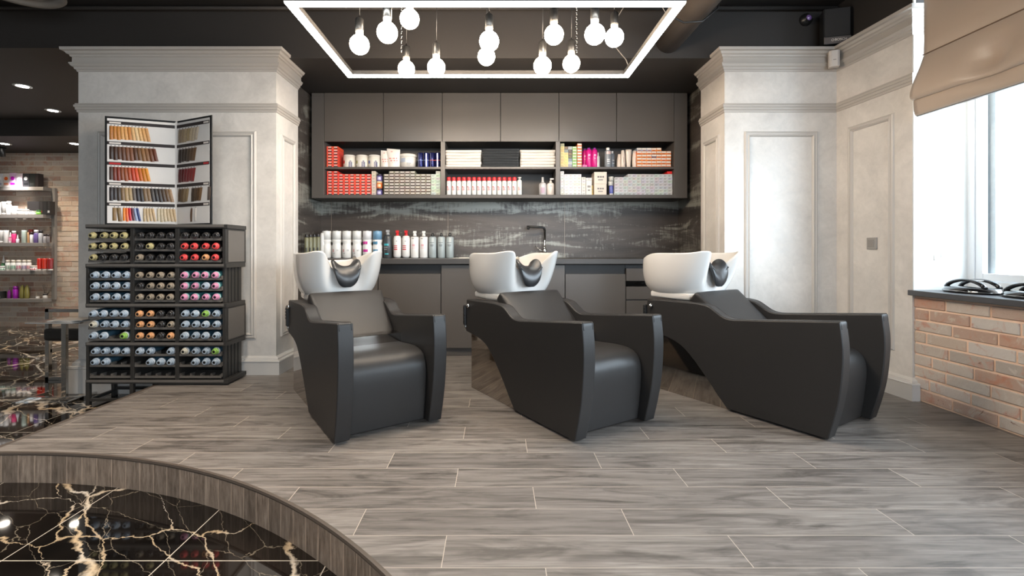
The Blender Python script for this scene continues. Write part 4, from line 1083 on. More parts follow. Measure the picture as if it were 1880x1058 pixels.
stack(1036, 7.85, [7, 7, 7, 7], zs, 'white', (228, 224, 219), 'white dye carton', 'lower shelf', 'white cartons lower shelf')
stack(1067.8, 7.6, [6], zs, 'white', (222, 217, 210), 'off-white carton', 'beside the upright one', 'off-white cartons')
stack(1128.5, 8.15, [6, 6, 6, 7, 7, 7, 7, 7, 7, 7, 7, 7, 7], zs, 'silver', (198, 200, 202), 'silver dye carton', 'lower shelf end', 'silver cartons lower shelf')
def crate(name, label, cat, p0, p1, z0, z1, col, d=.15, style='white', y=0):
    w = (p1-p0)*YC/F; h = z1-z0
    return place(name, carton_mesh(w, h, d, style), (px2x((p0+p1)/2), YC+y, z0+.0002), label, cat, None, col)
crate('carton', 'tall off-white upright carton between small white cartons and cream boxes', 'carton', 1076, 1086.5, zs, zs+.150, (226, 220, 210))
crate('carton', 'small white carton lying on top of the tall upright carton', 'carton', 1076, 1086.5, zs+.151, zs+.178, (230, 226, 220))
crate('carton', 'thin yellow carton squeezed beside the cream boxes', 'carton', 1087.2, 1090, zs, zs+.105, (206, 176, 96), y=.03)
crate('box', 'large cream cardboard box, the lower of two stacked', 'box', 1091, 1113.5, zs, zs+.114, (222, 208, 194))
crate('box', 'large cream cardboard box, stacked on top of its twin', 'box', 1091, 1114, zs+.1145, zs+.238, (222, 210, 196))
crate('carton', 'bright red carton lying on top of the silver cartons', 'carton', 1225, 1234, zs+.2165, zs+.244, (222, 34, 30), style='plain')
crate('carton', 'small pink carton at the foot of the magenta bottles', 'carton', 1068.6, 1077, zm, zm+.022, (226, 110, 170), style='silver', d=.05, y=-.03)

# ---- generic round container with parts
def container(name, label, cat, p, z, w_px, h_px, prof, col, parts=(), y=None, group=None, D=None, sy=1, mt=None, rz=0):
    """prof in unit radius / unit height; parts: (name, unit profile or patches, colour, material)"""
    D = D or YC+.045
    r = w_px*D/F/2; h = h_px*D/F
    key = (name, tuple(prof), round(r, 5), round(h, 5), sy)
    me = cached(key, lambda: L([(a*r, b*h) for a, b in prof], sy=sy), name, [mt or M_gloss])
    o = place(name, me, (wx(p, D), D, z+.0003), label, cat, group, col, rz=rz)
    for pn, kind, data, pc, pm in parts:
        k2 = (pn, kind, tuple(map(tuple, data)), round(r, 5), round(h, 5), sy, pm.name)
        if kind == 'lathe': fn = lambda: L([(a*r, b*h) for a, b in data], sy=sy, n=16)
        elif kind == 'patch':
            def fn():
                m = MB()
                for (a0, a1, z0, z1) in data: arcpatch(r*1.012, a0, a1, z0*h, z1*h, sy, m=m)
                return m
        elif kind == 'tube':
            fn = lambda: MB().tube([(a*r, b*r, c*h) for a, b, c in data[1:]], data[0][0]*r, 8)
        elif kind == 'box':
            def fn():
                m = MB()
                for (x0, y0, z0, x1, y1, z1) in data: m.box(x0*r, y0*r, z0*h, x1*r, y1*r, z1*h)
                return m
        c = place(pn, cached(k2, fn, pn, [pm]), (0, 0, 0), parent=o, col=pc)
    return o
CYL = [(.94, 0), (1, .02), (1, .97), (.94, 1)]
BOT = [(.9, 0), (1, .02), (1, .70), (.92, .76), (.45, .80), (.38, .82)]
# jars with printed bottle picture
for p, dot, w_ in ((641.6, (200, 60, 56), 'red'), (665, (170, 160, 96), 'olive'), (687.5, (84, 96, 160), 'blue')):
    o = container('jar', f'white lidded jar with {w_} dot and dark bottle printed on it', 'jar', p, zm, 22, 21.5, [(.95, 0), (1, .02), (1, .98)], (226, 218, 206),
        [('lid', 'lathe', [(1.03, .98), (1.03, 1.06), (.9, 1.12), (.5, 1.14)], (214, 206, 198), M_gloss), ('dot', 'patch', [(-58, -30, .36, .62)], dot, M_gloss), ('bottle_print', 'patch', [(10, 42, .02, .50), (18, 34, .50, .62)], (44, 50, 92), M_gloss)], group='white jars on the upper shelf', D=YC+.07)
# powder pouches
for i, (p0, p1, h, ti, w_) in enumerate(((697, 713, .185, .06, 'partly hidden'), (710.5, 733, .20, -.04, 'front one'))):
    w = (p1-p0)*YC/F
    rows = []
    for j in range(9):
        s = j/8; th = .032*(1-s)**.7+.002
        rows.append([((u-.5)*w*(1+.10*s)+ti*s*.1, -th*math.sin(math.pi*u)**.6, s*h-(.012*u*s if i else .01*u*s)) for u in [q/8 for q in range(9)]]+[((u-.5)*w*(1+.10*s)+ti*s*.1, th*math.sin(math.pi*u)**.6, s*h-(.012*u*s if i else .01*u*s)) for u in [q/8 for q in range(8, -1, -1)]])
    m = MB(); m.grid(rows, closed_u=True); m.f.append(tuple(range(17, -1, -1))); m.mi.append(0); m.sm.append(False)
    o = m.build('powder_pouch', [mat('pouch_film', (232, 224, 214), .3, bump=.3)], loc=(px2x((p0+p1)/2), YC+.045-i*.012, zm+.0005)); tag(o, f'white foil powder pouch with faint red print, {w_} of the two', 'pouch', 'powder pouches')
    m = MB()
    for (z0, z1, a, b) in ((.44, .50, -.32, .34), (.32, .38, -.22, .36), (.24, .255, -.1, .3), (.80, .86, -.2, -.04)):
        n_ = 7
        for q in range(n_):
            if q % 3 == 2: continue
            u0 = a+(b-a)*q/n_; u1 = a+(b-a)*(q+.8)/n_
            zz_ = (z0+z1)/2; th = .032*(1-zz_)**.7+.0035
            m.quad([(u0*w+ti*zz_*.1, -th, z0*h), (u1*w+ti*zz_*.1, -th, z0*h), (u1*w+ti*zz_*.1, -th+.001, z1*h), (u0*w+ti*zz_*.1, -th+.001, z1*h)])
    m.build('print', [mat('faded_red_print', (206, 120, 112), .5)], o)
container('bucket', 'white round plastic bucket with domed lid beside the powder pouches', 'bucket', 749, zm, 32, 24, [(.88, 0), (.96, .98)], (224, 216, 206),
    [('lid', 'lathe', [(.98, .84), (1.04, .86), (1.04, .98), (.98, 1.06), (.3, 1.14), (.0, 1.14)], (226, 220, 210), M_gloss), ('label', 'patch', [(-44, -6, .42, .72)], (168, 176, 190), M_gloss), ('label', 'patch', [(2, 30, .3, .36), (2, 24, .2, .24)], (150, 150, 150), M_gloss)], D=YC+.09)
for i, (p, w_) in enumerate(((772, 'beside the bucket'), (783, 'second of four'), (793.5, 'third of four'), (803.5, 'beside the divider'))):
    container('foil_pack', f'navy blue shiny wrapped roll, {w_}', 'roll', p, zm, 10.6, 28, [(.9, 0), (1, .03), (.95, .5), (1, .96), (.85, 1)], (38, 42, 92) if i != 1 else (50, 54, 110),
        [('band', 'lathe', [(1.0, .48), (1.01, .5), (1.0, .52)], (206, 96, 76) if i > 1 else (120, 140, 170), M_gloss), ('glare_stripe', 'patch', [(-12, 12, .05, .95)] if i % 2 else [(-30, -22, .05, .95)], (176, 180, 216), M_foil)], group='navy rolls', mt=M_foil)
# round-ish packs between cartons
for j, (c, w_) in enumerate((((108, 100, 150), 'lilac and dark jar at the base of a small stack'), ((226, 128, 70), 'orange jar in the middle of a small stack'), ((112, 104, 156), 'lilac and dark jar on top of a small stack'))):
    container('jar', w_, 'jar', 697, zs+j*.0735, 10.6, 13, [(.92, 0), (1, .03), (1, .72), (.8, .78)], c, [('lid', 'lathe', [(.98, .74), (.98, .98), (.9, 1.0)], (56, 50, 66) if j != 1 else (216, 190, 150), M_gloss), ('label', 'patch', [(-30, 34, .2, .55)], (200, 190, 214) if j != 1 else (236, 190, 150), M_gloss)], group='three stacked jars')
# towels
def towel_mesh(w, h, d, seed, dark):
    rnd = random.Random(seed); a = [rnd.uniform(-1, 1) for _ in range(6)]
    m = MB(); n = 16; rows = []
    for side in range(13):               # rounded front fold, from the underside round to the top
        t = side/12
        if t < .25: y, z = d*(1-t/.25)+h/2*(t/.25), 0
        elif t < .75:
            q = (t-.25)/.5*math.pi; y = h/2-h/2*math.sin(q); z = h/2-h/2*math.cos(q)
        else: y, z = h/2+(d-h/2)*(t-.75)/.25, h
        rows.append([((u/n-.5)*w+.003*a[0]*math.sin(z/h*3), y+.003*a[1]*math.sin(u/n*5+a[2]), z+(.0022*a[3]*math.sin(u/n*6.3+a[4]*3) if z > h*.3 else 0)*(1 if z > 0 else 0)) for u in range(n+1)])
    b = m.grid(rows)
    nn = n+1
    for e in (0, n): m.f.append(tuple(b+r*nn+e for r in range(13))); m.mi.append(0); m.sm.append(False)
    return m
for p0, p1, n_, hh, c, w_ in ((817.5, 884, 6, .0295, (222, 214, 204), 'white folded towel in the pile beside the navy rolls'), (885, 953.5, 7, .0262, (36, 38, 40), 'charcoal folded towel in the dark pile'), (954.5, 1020, 6, .0300, (224, 216, 207), 'white folded towel in the pile beside the yellow cartons')):
    for j in range(n_):
        w = (p1-p0)*YC/F*random.uniform(.955, .995)
        o = towel_mesh(w, hh*1.0, .22, j*7+int(p0), 0).build('folded_towel', [mat('towel_dark' if c[0] < 80 else 'towel_white', c, .95, var=.08, scale=60, bump=.5, bscale=300, sheen=.3)], loc=(px2x((p0+p1)/2)+random.uniform(-.003, .003), YC-.01+random.uniform(0, .008), zm+.0004+j*(hh+.0004)))
        tag(o, f'{w_}, '+('at the bottom' if j == 0 else ('on top' if j == n_-1 else f'{ORD[j]} from the bottom')), 'towel', 'folded towels on the middle shelf')
# red-capped lotion bottles
FL = [(.9, 0), (1, .015), (1, .76), (.8, .80)]
def lotion(p, cap, label, group):
    parts = [('cap', 'lathe', [(.86, .80), (.9, .81), (.9, .97), (.8, 1.0)], cap, M_gloss)]
    parts += [('red_lettering', 'patch', [(-44, 30, .42, .45), (-44, 18, .35, .38), (-44, 26, .28, .31), (-44, -20, .45, .50)], (206, 50, 60), M_gloss), ('grey_lettering', 'patch', [(-20, 24, .62, .66)], (150, 156, 160), M_gloss)]
    return container('lotion_bottle', label, 'bottle', p, zs, 8.4, 33.5, FL, (224, 224, 220), parts, group=group, D=YC+.03)
for i in range(14): lotion(824+i*9.27, (210, 48, 52), f'white bottle with red cap on lower middle shelf, {ORD[i]} from the cartons', 'red-capped bottles')
container('pump_bottle', 'slim white bottle with pale pump cap at the end of the red capped row', 'bottle', 953.8, zs, 8.6, 33.5, [(.9, 0), (1, .02), (1, .80), (.6, .86)], (224, 222, 214), [('pump', 'lathe', [(.5, .84), (.5, .95), (.8, .96), (.8, 1.0)], (214, 210, 204), M_gloss), ('red_lettering', 'patch', [(-40, 20, .42, .45), (-40, 10, .35, .38), (-40, 20, .28, .31)], (206, 60, 66), M_gloss)], D=YC+.03)
PB = [(.92, 0), (1, .015), (1, .56), (.9, .64), (.5, .69), (.32, .71)]
PUMP = [('pump_collar', 'lathe', [(.34, .70), (.36, .78), (.2, .79), (.2, .88)], (226, 222, 216), M_gloss), ('pump_head', 'box', [(-.16, -.2, .87, .8, .2, .94)], (226, 222, 216), M_gloss)]
container('pump_bottle', 'squat translucent grey pump bottle with clear cap on the middle shelf', 'bottle', 996.3, zs, 14, 34.5, PB, (190, 186, 186), [('cap', 'lathe', [(.34, .70), (.36, .78), (.28, .80), (.28, .99)], (206, 202, 198), M_gloss), ('label', 'patch', [(-34, 24, .12, .42)], (176, 150, 164), M_gloss)], D=YC+.05)
container('pump_bottle', 'squat white pump bottle beside the shelf divider', 'bottle', 1011, zs, 14, 34, PB, (232, 222, 214), PUMP+[('label', 'patch', [(-22, 16, .48, .51)], (150, 140, 140), M_gloss)], D=YC+.05)
# upper shelf, far end
MAG = [(.92, 0), (1, .02), (1, .80), (.8, .90), (.5, .93)]
for p, dd, w_ in ((1073.5, .10, 'hidden behind its neighbour'), (1081, .04, 'the middle one'), (1091.5, .04, 'beside the silver tube')):
    container('spray_bottle', f'magenta bottle with purple cap, {w_}', 'bottle', p, zm, 11.2 if dd < .1 else 9.5, 37, MAG, (206, 30, 128), [('cap', 'lathe', [(.5, .92), (.55, .95), (.5, 1.0), (.3, 1.01)], (126, 50, 140), M_gloss), ('lettering', 'patch', [(-20, 20, .58, .66), (-14, 14, .44, .48)], (236, 170, 206), M_gloss)], group='magenta bottles', D=YC+dd)
container('tube', 'slim silver tube with nozzle beside the magenta bottles', 'tube', 1098, zm, 6.4, 28, [(.95, 0), (1, .02), (1, .74), (.4, .80), (.35, 1)], (196, 194, 192), [], D=YC+.03)
container('bottle', 'grey bottle with white cap and white print on the upper shelf', 'bottle', 1116, zm, 12.4, 37, [(.94, 0), (1, .02), (1, .80), (.9, .84), (.5, .86)], (128, 134, 140), [('cap', 'lathe', [(.52, .86), (.52, .99), (.45, 1.0)], (232, 228, 222), M_gloss), ('white_print', 'patch', [(-26, 24, .28, .32), (-26, 20, .37, .41), (-20, 20, .18, .20)], (226, 226, 226), M_gloss), ('pink_band', 'patch', [(-40, 40, .66, .80)], (206, 176, 172), M_gloss)], D=YC+.03)
container('bottle', 'grey bottle with pale cap half hidden behind its twin', 'bottle', 1124, zm, 9, 33, [(.94, 0), (1, .02), (1, .80), (.9, .84), (.5, .86)], (112, 118, 126), [('cap', 'lathe', [(.52, .86), (.52, .99), (.45, 1.0)], (214, 210, 206), M_gloss), ('white_print', 'patch', [(-6, 44, .28, .32), (-6, 40, .45, .49)], (206, 206, 206), M_gloss)], D=YC+.10)
EGG = [(.72, 0), (.9, .05), (1, .3), (.92, .6), (.66, .9), (.55, 1.0)]
for p, wd_, h_, dd, w_ in ((1137, 9.5, 27, .09, 'shorter one beside the grey bottles'), (1143.5, 9.5, 33, .05, 'tall one beside the flat-topped tube'), (1165, 9.5, 32, .05, 'one beside the orange cartons')):
    container('lotion_bottle', f'cream tapering lotion bottle, {w_}', 'bottle', p, zm, wd_, h_, EGG, (222, 208, 196), [('lettering', 'patch', [(-6, 6, .3, .6)], (200, 170, 156), M_gloss)], group='cream lotion bottles', D=YC+dd)
container('tube', 'cream squeeze tube standing on its cap with flat crimped top', 'tube', 1154, zm, 11.5, 34, [(.5, 0), (.5, .06), (.62, .08), (.7, .3), (.84, .6), (.96, .9), (1, 1)], (220, 208, 196), [], sy=.6, D=YC+.05)
# lower shelf, far end small stack
container('tube', 'blue and silver tube standing beside the cream boxes', 'tube', 1122, zs, 7.4, 18, CYL, (84, 92, 160), [('silver_end', 'lathe', [(.9, 0), (1.03, .02), (1.03, .2)], (196, 194, 196), M_gloss)], D=YC+.04)
container('jar', 'small silver jar stacked on the blue tube', 'jar', 1121, zs+.1025, 8.6, 7.6, CYL, (196, 196, 190), [('lid', 'lathe', [(1.03, .6), (1.03, .98), (.9, 1.03)], (210, 208, 204), M_gloss)], D=YC+.04)
container('jar', 'small silver jar topmost on the blue tube stack', 'jar', 1122, zs+.150, 8.6, 7.6, CYL, (190, 190, 184), [('lid', 'lathe', [(1.03, .6), (1.03, .98), (.9, 1.03)], (216, 214, 206), M_gloss)], D=YC+.04)

# ---- bottles on the worktop
YT = 4.86
def wk(name, label, p, w_, h_, prof, col, parts, group=None, D=YT, **k): return container(name, label, 'bottle', p, ZTOP, w_, h_, prof, col, parts, group=group, D=D, **k)
for i, p in enumerate((563, 570, 577, 584)):
    wk('bottle', f'olive green bottle with black cap, {ORD[i]} from the panelled pier', p, 7.6, 44, [(.94, 0), (1, .01), (1, .82), (.8, .88)], (122, 120, 92), [('cap', 'lathe', [(.72, .87), (.76, .88), (.76, .99), (.7, 1)], (38, 34, 34), M_gloss), ('dark_print', 'patch', [(-10, 30, .28, .44)], (58, 56, 50), M_gloss)], group='olive bottles', D=4.50+.085*i)
wk('bottle', 'slim white bottle leaning row end between olive and large white bottles', 592, 9, 46, [(.9, 0), (1, .01), (.9, .9), (.6, 1.0)], (224, 222, 218), [('print', 'patch', [(-30, -18, .3, .8)], (150, 150, 150), M_gloss)], D=YT-.05)
WB = [(.94, 0), (1, .01), (1, .44), (.86, .50), (.86, .53), (1, .60), (1, .665)]
WC = [(.97, .665), (.97, .96), (.90, .985), (.3, .99), (.25, 1.0), (.0, 1.0)]
spec = [(600, None, (228, 226, 222), None), (618.5, '21', (228, 226, 222), None), (637, '22', (228, 226, 222), None), (655.5, '62', (228, 226, 222), None), (674.5, None, (228, 224, 224), 'm'), (693, None, (112, 150, 178), 'b')]
for i, (p, tx, cc, st) in enumerate(spec):
    parts = [('cap', 'lathe', WC, cc, M_gloss)]
    if st: parts += [('colour_blocks', 'patch', [(-50, -14, .50+.0, .60), (-10, 16, .50, .60), (-50, 20, .22, .31)], (206, 50, 150) if st == 'm' else (84, 140, 172), M_gloss)]
    wds = 'plain face' if not tx and not st else ('red stripe and dark numerals' if tx else ('magenta print' if st == 'm' else 'blue cap and print'))
    o = wk('developer_bottle', f'large white waisted bottle with {wds}, {ORD[i]} from the olive bottles', p, 17, 50, WB, (230, 228, 224), parts, group='large white bottles', D=YT-.02)
    r = 17*(YT-.02)/F/2
    if tx:
        text_obj('numerals', tx, .022, o, (r*.45, -r*.93, .078), (math.pi/2, 0, math.radians(24)), M_ink, ext=.0004)
        text_obj('lettering', 'E', .036, o, (-r*.42, -r*.94, .075), (math.pi/2, 0, math.radians(-22)), M_inkred, ext=.0004)
        text_obj('lettering', 'FOR', .010, o, (-r*.30, -r*.97, .048), (math.pi/2, 0, math.radians(-15)), M_ink, ext=.0003)
PH = [('neck', 'lathe', [(.42, .80), (.42, .86), (.3, .87), (.3, .90)], None, M_gloss), ('pump_head', 'box', [(-.35, -.35, .90, .40, .3, .985)], None, M_gloss)]
def ph(c): return [(a, b, d, c, m_) for a, b, d, _, m_ in PH]
wk('pump_bottle', 'dark grey shampoo bottle with silver pump and teal print', 712, 15.5, 52, [(.96, 0), (1, .01), (1, .72), (.8, .80), (.4, .82)], (62, 64, 66), [(a, b, d, (168, 168, 168), m_) for a, b, d, _, m_ in PH]+[('teal_print', 'patch', [(-44, 22, .43, .50), (-30, 22, .12, .16)], (60, 170, 178), M_gloss), ('grey_print', 'patch', [(-44, 10, .36, .385), (-44, 2, .29, .31)], (150, 150, 150), M_gloss)])
for p, n_ in ((729.6, 'nearer the dark bottle'), (745.6, 'nearer the plain white pumps')):
    wk('pump_bottle', f'white bottle with red pump and red bands, {n_}', p, 14.5, 51, [(.7, 0), (1, .07), (1, .70), (.8, .78), (.42, .80)], (228, 224, 220), ph((206, 44, 48))+[('red_bands', 'patch', [(-50, 10, .42, .445), (-50, 10, .36, .385), (-50, 10, .29, .325)], (200, 50, 56), M_gloss), ('crest', 'patch', [(-10, 10, .58, .62)], (180, 180, 180), M_gloss)], group='red pump bottles')
for p, n_ in ((761.6, 'beside the red pump bottles'), (778, 'beside the silver trigger bottles')):
    wk('pump_bottle', f'plain white pump bottle with pale pink lettering, {n_}', p, 15, 50, [(.92, 0), (1, .02), (1, .74), (.92, .77), (.36, .78)], (230, 226, 222), ph((226, 224, 220))+[('brand_line', 'patch', [(-40, -4, .69, .715)], (120, 120, 120), M_gloss), ('pink_print', 'patch', [(-30, 10, .42, .50), (-30, 14, .35, .37)], (226, 176, 180), M_gloss)], group='white pump bottles')
for i, (p, n_) in enumerate(((794.3, 'beside the white pump bottles'), (810.3, 'the middle one'), (826, 'nearest the sink'))):
    wk('spray_bottle', f'silver bottle with black trigger cap, {n_}', p, 14.3, 46, [(.96, 0), (1, .01), (1, .80), (.8, .84), (.4, .85)], (160, 168, 168), [('trigger_cap', 'lathe', [(.42, .85), (.36, .9), (.3, .97), (.15, 1.0)], (30, 30, 30), M_gloss), ('black_print', 'patch', [(-44, 30, .60, .612), (-30, 20, .50, .52), (-26, 16, .46, .475)], (70, 74, 76), M_gloss)], group='silver trigger bottles')

# ================================================================== BRICK ROOM
YW = 7.0-.012
SF = 6.82                                     # shelf fronts
shf = thing('wall_shelf', 'taupe metal five tier wall shelving frame on the brick wall', 'shelf', (wx(101, 6.97), YW, .26))
sx_, sy_, sz_ = shf.location
levels = [wz(q, SF) for q in (343, 394, 446, 497.5, 549)]
xr = wx(79, SF)
m = MB(); m.box(xr+.0-sx_, -.04, -.0, xr+.05-sx_, -.001, levels[0]-sz_+.0); m.build('post', [M_shelf], shf, bevel=.002)
for z in levels:
    m = MB(); m.box(-8.3-sx_, SF-sy_, z-.052-sz_, xr-sx_, -.03, z-sz_); m.build('shelf_board', [M_shelf], shf, bevel=.002)
m = MB(); m.box(-8.3-sx_, -.04, .0, -8.25-sx_, -.001, levels[0]-sz_); m.build('post', [M_shelf], shf, bevel=.002)
YI = SF+.06
def it(name, label, cat, p0, p1, ytop, ybase, lvl, col, shape='box', cap=None, band=None, dd=0, group=None):
    D = YI+dd; w = (p1-p0)*D/F; h = (ybase-ytop)*D/F; x = wx((p0+p1)/2, D); z = levels[lvl]+.0004
    if shape == 'box':
        me = cached(('ib', round(w, 3), round(h, 3)), lambda: MB().box(-w/2, -.04, 0, w/2, .04, h), 'pack', [M_card])
        o = place(name, me, (x, D, z), label, cat, group, col)
        if cap:
            m = MB(); m.lathe([(w*.3, 0), (w*.3, .002)], c=(0, -.041, h*.62), axis='y', n=18); c = m.build('round_print', [M_card], o); c.color = lin(cap)
        if band:
            m = MB(); m.box(-w*.36, -.0415, h*.14, w*.36, -.0402, h*.30); c = m.build('band_print', [M_card], o); c.color = lin(band)
        return o
    pr = {'bottle': [(.94, 0), (1, .02), (1, .72), (.8, .76)], 'jar': [(.95, 0), (1, .03), (1, .66)], 'tube': [(.9, 0), (1, .03), (.97, .9), (.9, 1)], 'point': [(.85, 0), (1, .1), (.95, .5), (.7, .8), (.3, .97), (.1, 1)], 'capbottom': [(.8, 0), (.8, .14), (.95, .15), (1, .9), (.95, 1)], 'drop': [(.95, 0), (1, .03), (1, .45), (.6, .5)]}[shape]
    parts = []
    if shape == 'bottle': parts = [('cap', 'lathe', [(.86, .75), (.86, .97), (.7, 1)], cap or (226, 222, 216), M_gloss)]
    if shape == 'jar': parts = [('lid', 'lathe', [(1.03, .66), (1.03, .95), (.95, 1)], cap or (226, 222, 216), M_gloss)]
    if shape == 'drop': parts = [('dropper', 'lathe', [(.6, .5), (.6, .62), (.3, .8), (.15, 1)], cap or (226, 222, 216), M_gloss)]
    if shape == 'capbottom': parts = [('cap', 'lathe', [(.9, 0), (.9, .14), (.8, .145)], cap or (230, 226, 220), M_gloss)]
    if band: parts.append(('band', 'patch', [(-80, 80, .18, .5 if shape != 'capbottom' else .9)], band, M_gloss))
    return container(name, label, cat, (p0+p1)/2, levels[lvl], p1-p0-.4, ybase-ytop, pr, col, parts, D=D, group=group)
W_ = (232, 230, 226)
it('box', 'white carton with white dome shape on top wall shelf, at frame end', 'box', 0, 9.5, 318, 342.5, 0, (226, 224, 228), cap=(250, 250, 250), band=(170, 170, 190))
it('box', 'carton with orange print on the top wall shelf', 'box', 11, 22, 318, 342.5, 0, (226, 214, 206), cap=(232, 104, 30), band=(226, 140, 110))
it('box', 'carton with magenta print on the top wall shelf', 'box', 22.5, 34, 317, 342.5, 0, (226, 190, 220), cap=(206, 20, 190), band=(206, 30, 180))
it('box', 'carton with pale pink and white print on the top wall shelf', 'box', 35, 46, 318, 342.5, 0, (226, 206, 210), cap=(250, 246, 246), band=(206, 170, 176))
it('box', 'black carton with white circle on the top wall shelf', 'box', 47, 58, 318, 342.5, 0, (58, 56, 58), cap=(240, 240, 240), band=(20, 20, 20))
it('box', 'plain black carton on the top wall shelf', 'box', 58.6, 69, 318, 342.5, 0, (40, 42, 40), band=(60, 62, 60))
it('box', 'narrow black carton at the end of the top wall shelf', 'box', 69.4, 75, 318, 342.5, 0, (42, 34, 34))
for p0, p1, yt, shp, lab in ((-3, 2.6, 371, 'tube', 'white tube at the outer end of second wall shelf'), (3.6, 11.6, 370, 'capbottom', 'white squeeze tube on the second wall shelf'), (12.2, 20.6, 369, 'bottle', 'white bottle with white cap on the second wall shelf'), (22, 32.6, 378, 'bottle', 'short white bottle on the second wall shelf'), (33.4, 46.6, 384, 'jar', 'wide white jar on the second wall shelf'), (47.2, 53.4, 384, 'jar', 'narrow white jar on the second wall shelf'), (54, 60.5, 387, 'jar', 'small low white jar before the dark display card'), (61, 66.5, 388.5, 'jar', 'smallest white jar before the dark display card')):
    it('container', lab, 'container', p0, p1, yt, 394, 1, W_, shp, dd=-.03 if p0 > 50 else 0)
it('box', 'black display box with white patterned print on second wall shelf', 'box', 55, 76.5, 369.5, 394, 1, (46, 42, 40), band=(150, 140, 126), dd=.05)
it('jar', 'small green jar before the black boxes', 'jar', 68, 75.6, 386, 394, 1, (126, 190, 80), 'jar', cap=(60, 120, 60), dd=-.03)
it('box', 'black box second from the shelf end post', 'box', 77, 83.5, 369.5, 394, 1, (42, 38, 36), band=(110, 50, 44), dd=.01)
it('box', 'black box next to the end post box', 'box', 84, 91, 369.5, 394, 1, (36, 34, 33), dd=.01)
it('box', 'black box with white lettering against the shelf end', 'box', 91.5, 96.5, 369.5, 394, 1, (44, 42, 42), band=(190, 190, 190), dd=.01)
T3 = [(-1, 6, 423, 'capbottom', W_, None, None, 'white tapered tube at outer end of third wall shelf'), (7.6, 16, 423, 'tube', W_, None, None, 'white ribbed bottle on the third wall shelf'), (16.4, 21.6, 427, 'drop', (226, 206, 212), (230, 226, 226), (206, 60, 110), 'white nozzle bottle with pink side on third wall shelf'),
      (22, 29.4, 424, 'bottle', (214, 60, 120), W_, None, 'pink bottle with big white cap on third wall shelf'), (30, 35, 431, 'drop', (206, 204, 214), W_, None, 'small pale nozzle bottle on third wall shelf'), (40.6, 49, 423, 'tube', (190, 206, 196), None, None, 'mint green tube on the third wall shelf'), (50.4, 54.4, 427, 'tube', (206, 160, 116), None, None, 'thin peach tube on the third wall shelf'),
      (63, 71, 422.5, 'bottle', (104, 84, 140), (230, 226, 230), None, 'purple bottle with white cap on third wall shelf'), (71.4, 78.6, 422.5, 'bottle', (176, 176, 180), (56, 52, 54), None, 'silver bottle with black cap on third wall shelf'), (80, 85.6, 430, 'bottle', (160, 156, 158), (60, 52, 56), None, 'shorter silver bottle with dark cap on third wall shelf'), (86.4, 91.4, 430, 'bottle', (122, 116, 118), (66, 56, 58), None, 'grey bottle with dark cap beside the shelf post')]
for p0, p1, yt, shp, c, cp, bd_, lab in T3: it('bottle', lab, 'bottle', p0, p1, yt, 446, 2, c, shp, cap=cp, band=bd_)
o = it('spray_bottle', 'white spray bottle with dark red trigger on third wall shelf', 'bottle', 55.6, 61.4, 426, 446, 2, W_, 'bottle', cap=(60, 40, 38))
m = MB(); m.box(-.04, -.012, .155, .012, .012, .20); m.box(-.035, -.008, .12, -.022, .008, .158); c = m.build('trigger', [M_gloss], o); c.color = lin((96, 40, 34))
T4 = [(3, 10, 470, 'drop', (96, 150, 110), W_, None, .05, 'green bottle with white dropper standing behind the low jar'), (0, 10.8, 489, 'jar', (220, 222, 214), W_, (96, 170, 130), 0, 'low white jar with green band at outer end'), (11, 19, 478, 'bottle', (226, 226, 218), (224, 214, 200), (50, 110, 76), 0, 'white capped bottle with dark green band'), (21, 29.4, 478, 'bottle', (226, 226, 218), (224, 214, 200), (70, 150, 116), 0, 'white capped bottle with sea green band'),
      (31, 40, 478, 'bottle', (226, 222, 218), (224, 214, 200), (176, 50, 90), 0, 'white capped bottle with crimson band, beside green ones'), (41.4, 49.2, 478, 'bottle', (226, 222, 218), (224, 214, 200), (130, 90, 150), 0, 'white capped bottle with violet band'), (50, 57.6, 478, 'bottle', (226, 222, 218), (224, 214, 200), (206, 60, 90), 0, 'white capped bottle with rose band, beside the low jar'), (56.6, 67.6, 488, 'jar', (226, 222, 218), (226, 218, 206), (214, 70, 80), -.04, 'low white jar with red band beside red tubes'),
      (69, 77, 475, 'capbottom', (196, 44, 32), (230, 224, 218), (206, 50, 36), 0, 'red tube on white cap, beside the low jar'), (78.6, 87, 475, 'capbottom', (200, 52, 36), (230, 224, 218), (212, 60, 40), 0, 'red tube on white cap, the middle of three'), (88, 97, 475, 'capbottom', (140, 30, 30), (230, 224, 218), (150, 34, 34), 0, 'dark red tube on white cap beside the post')]
for p0, p1, yt, shp, c, cp, bd_, dd_, lab in T4: it('bottle' if shp != 'jar' else 'jar', lab+', fourth shelf', 'container', p0, p1, yt, 497.5, 3, c, shp, cap=cp, band=bd_, dd=dd_)
it('box', 'small black box with pale dots on the bottom wall shelf', 'box', -2, 7, 536, 549, 4, (42, 44, 42), band=(140, 140, 120))
it('bottle', 'short purple bottle on the bottom wall shelf', 'bottle', 14, 20.6, 533, 549, 4, (126, 40, 130), 'point')
it('bottle', 'bright violet bottle with faceted cap on bottom wall shelf', 'bottle', 24.4, 33, 526.5, 549, 4, (150, 30, 160), 'bottle', cap=(160, 50, 170))
it('bottle', 'olive pointed bottle on bottom wall shelf, beside violet one', 'bottle', 36.8, 45, 524, 549, 4, (126, 118, 58), 'point', group='olive pointed bottles')
it('bottle', 'olive pointed bottle on bottom wall shelf, beside the diffuser side', 'bottle', 45.4, 53.6, 524, 549, 4, (126, 118, 58), 'point', group='olive pointed bottles')
it('jar', 'tiny white dish on the bottom wall shelf', 'jar', 66.4, 72.4, 545, 549, 4, (220, 216, 210), 'jar')
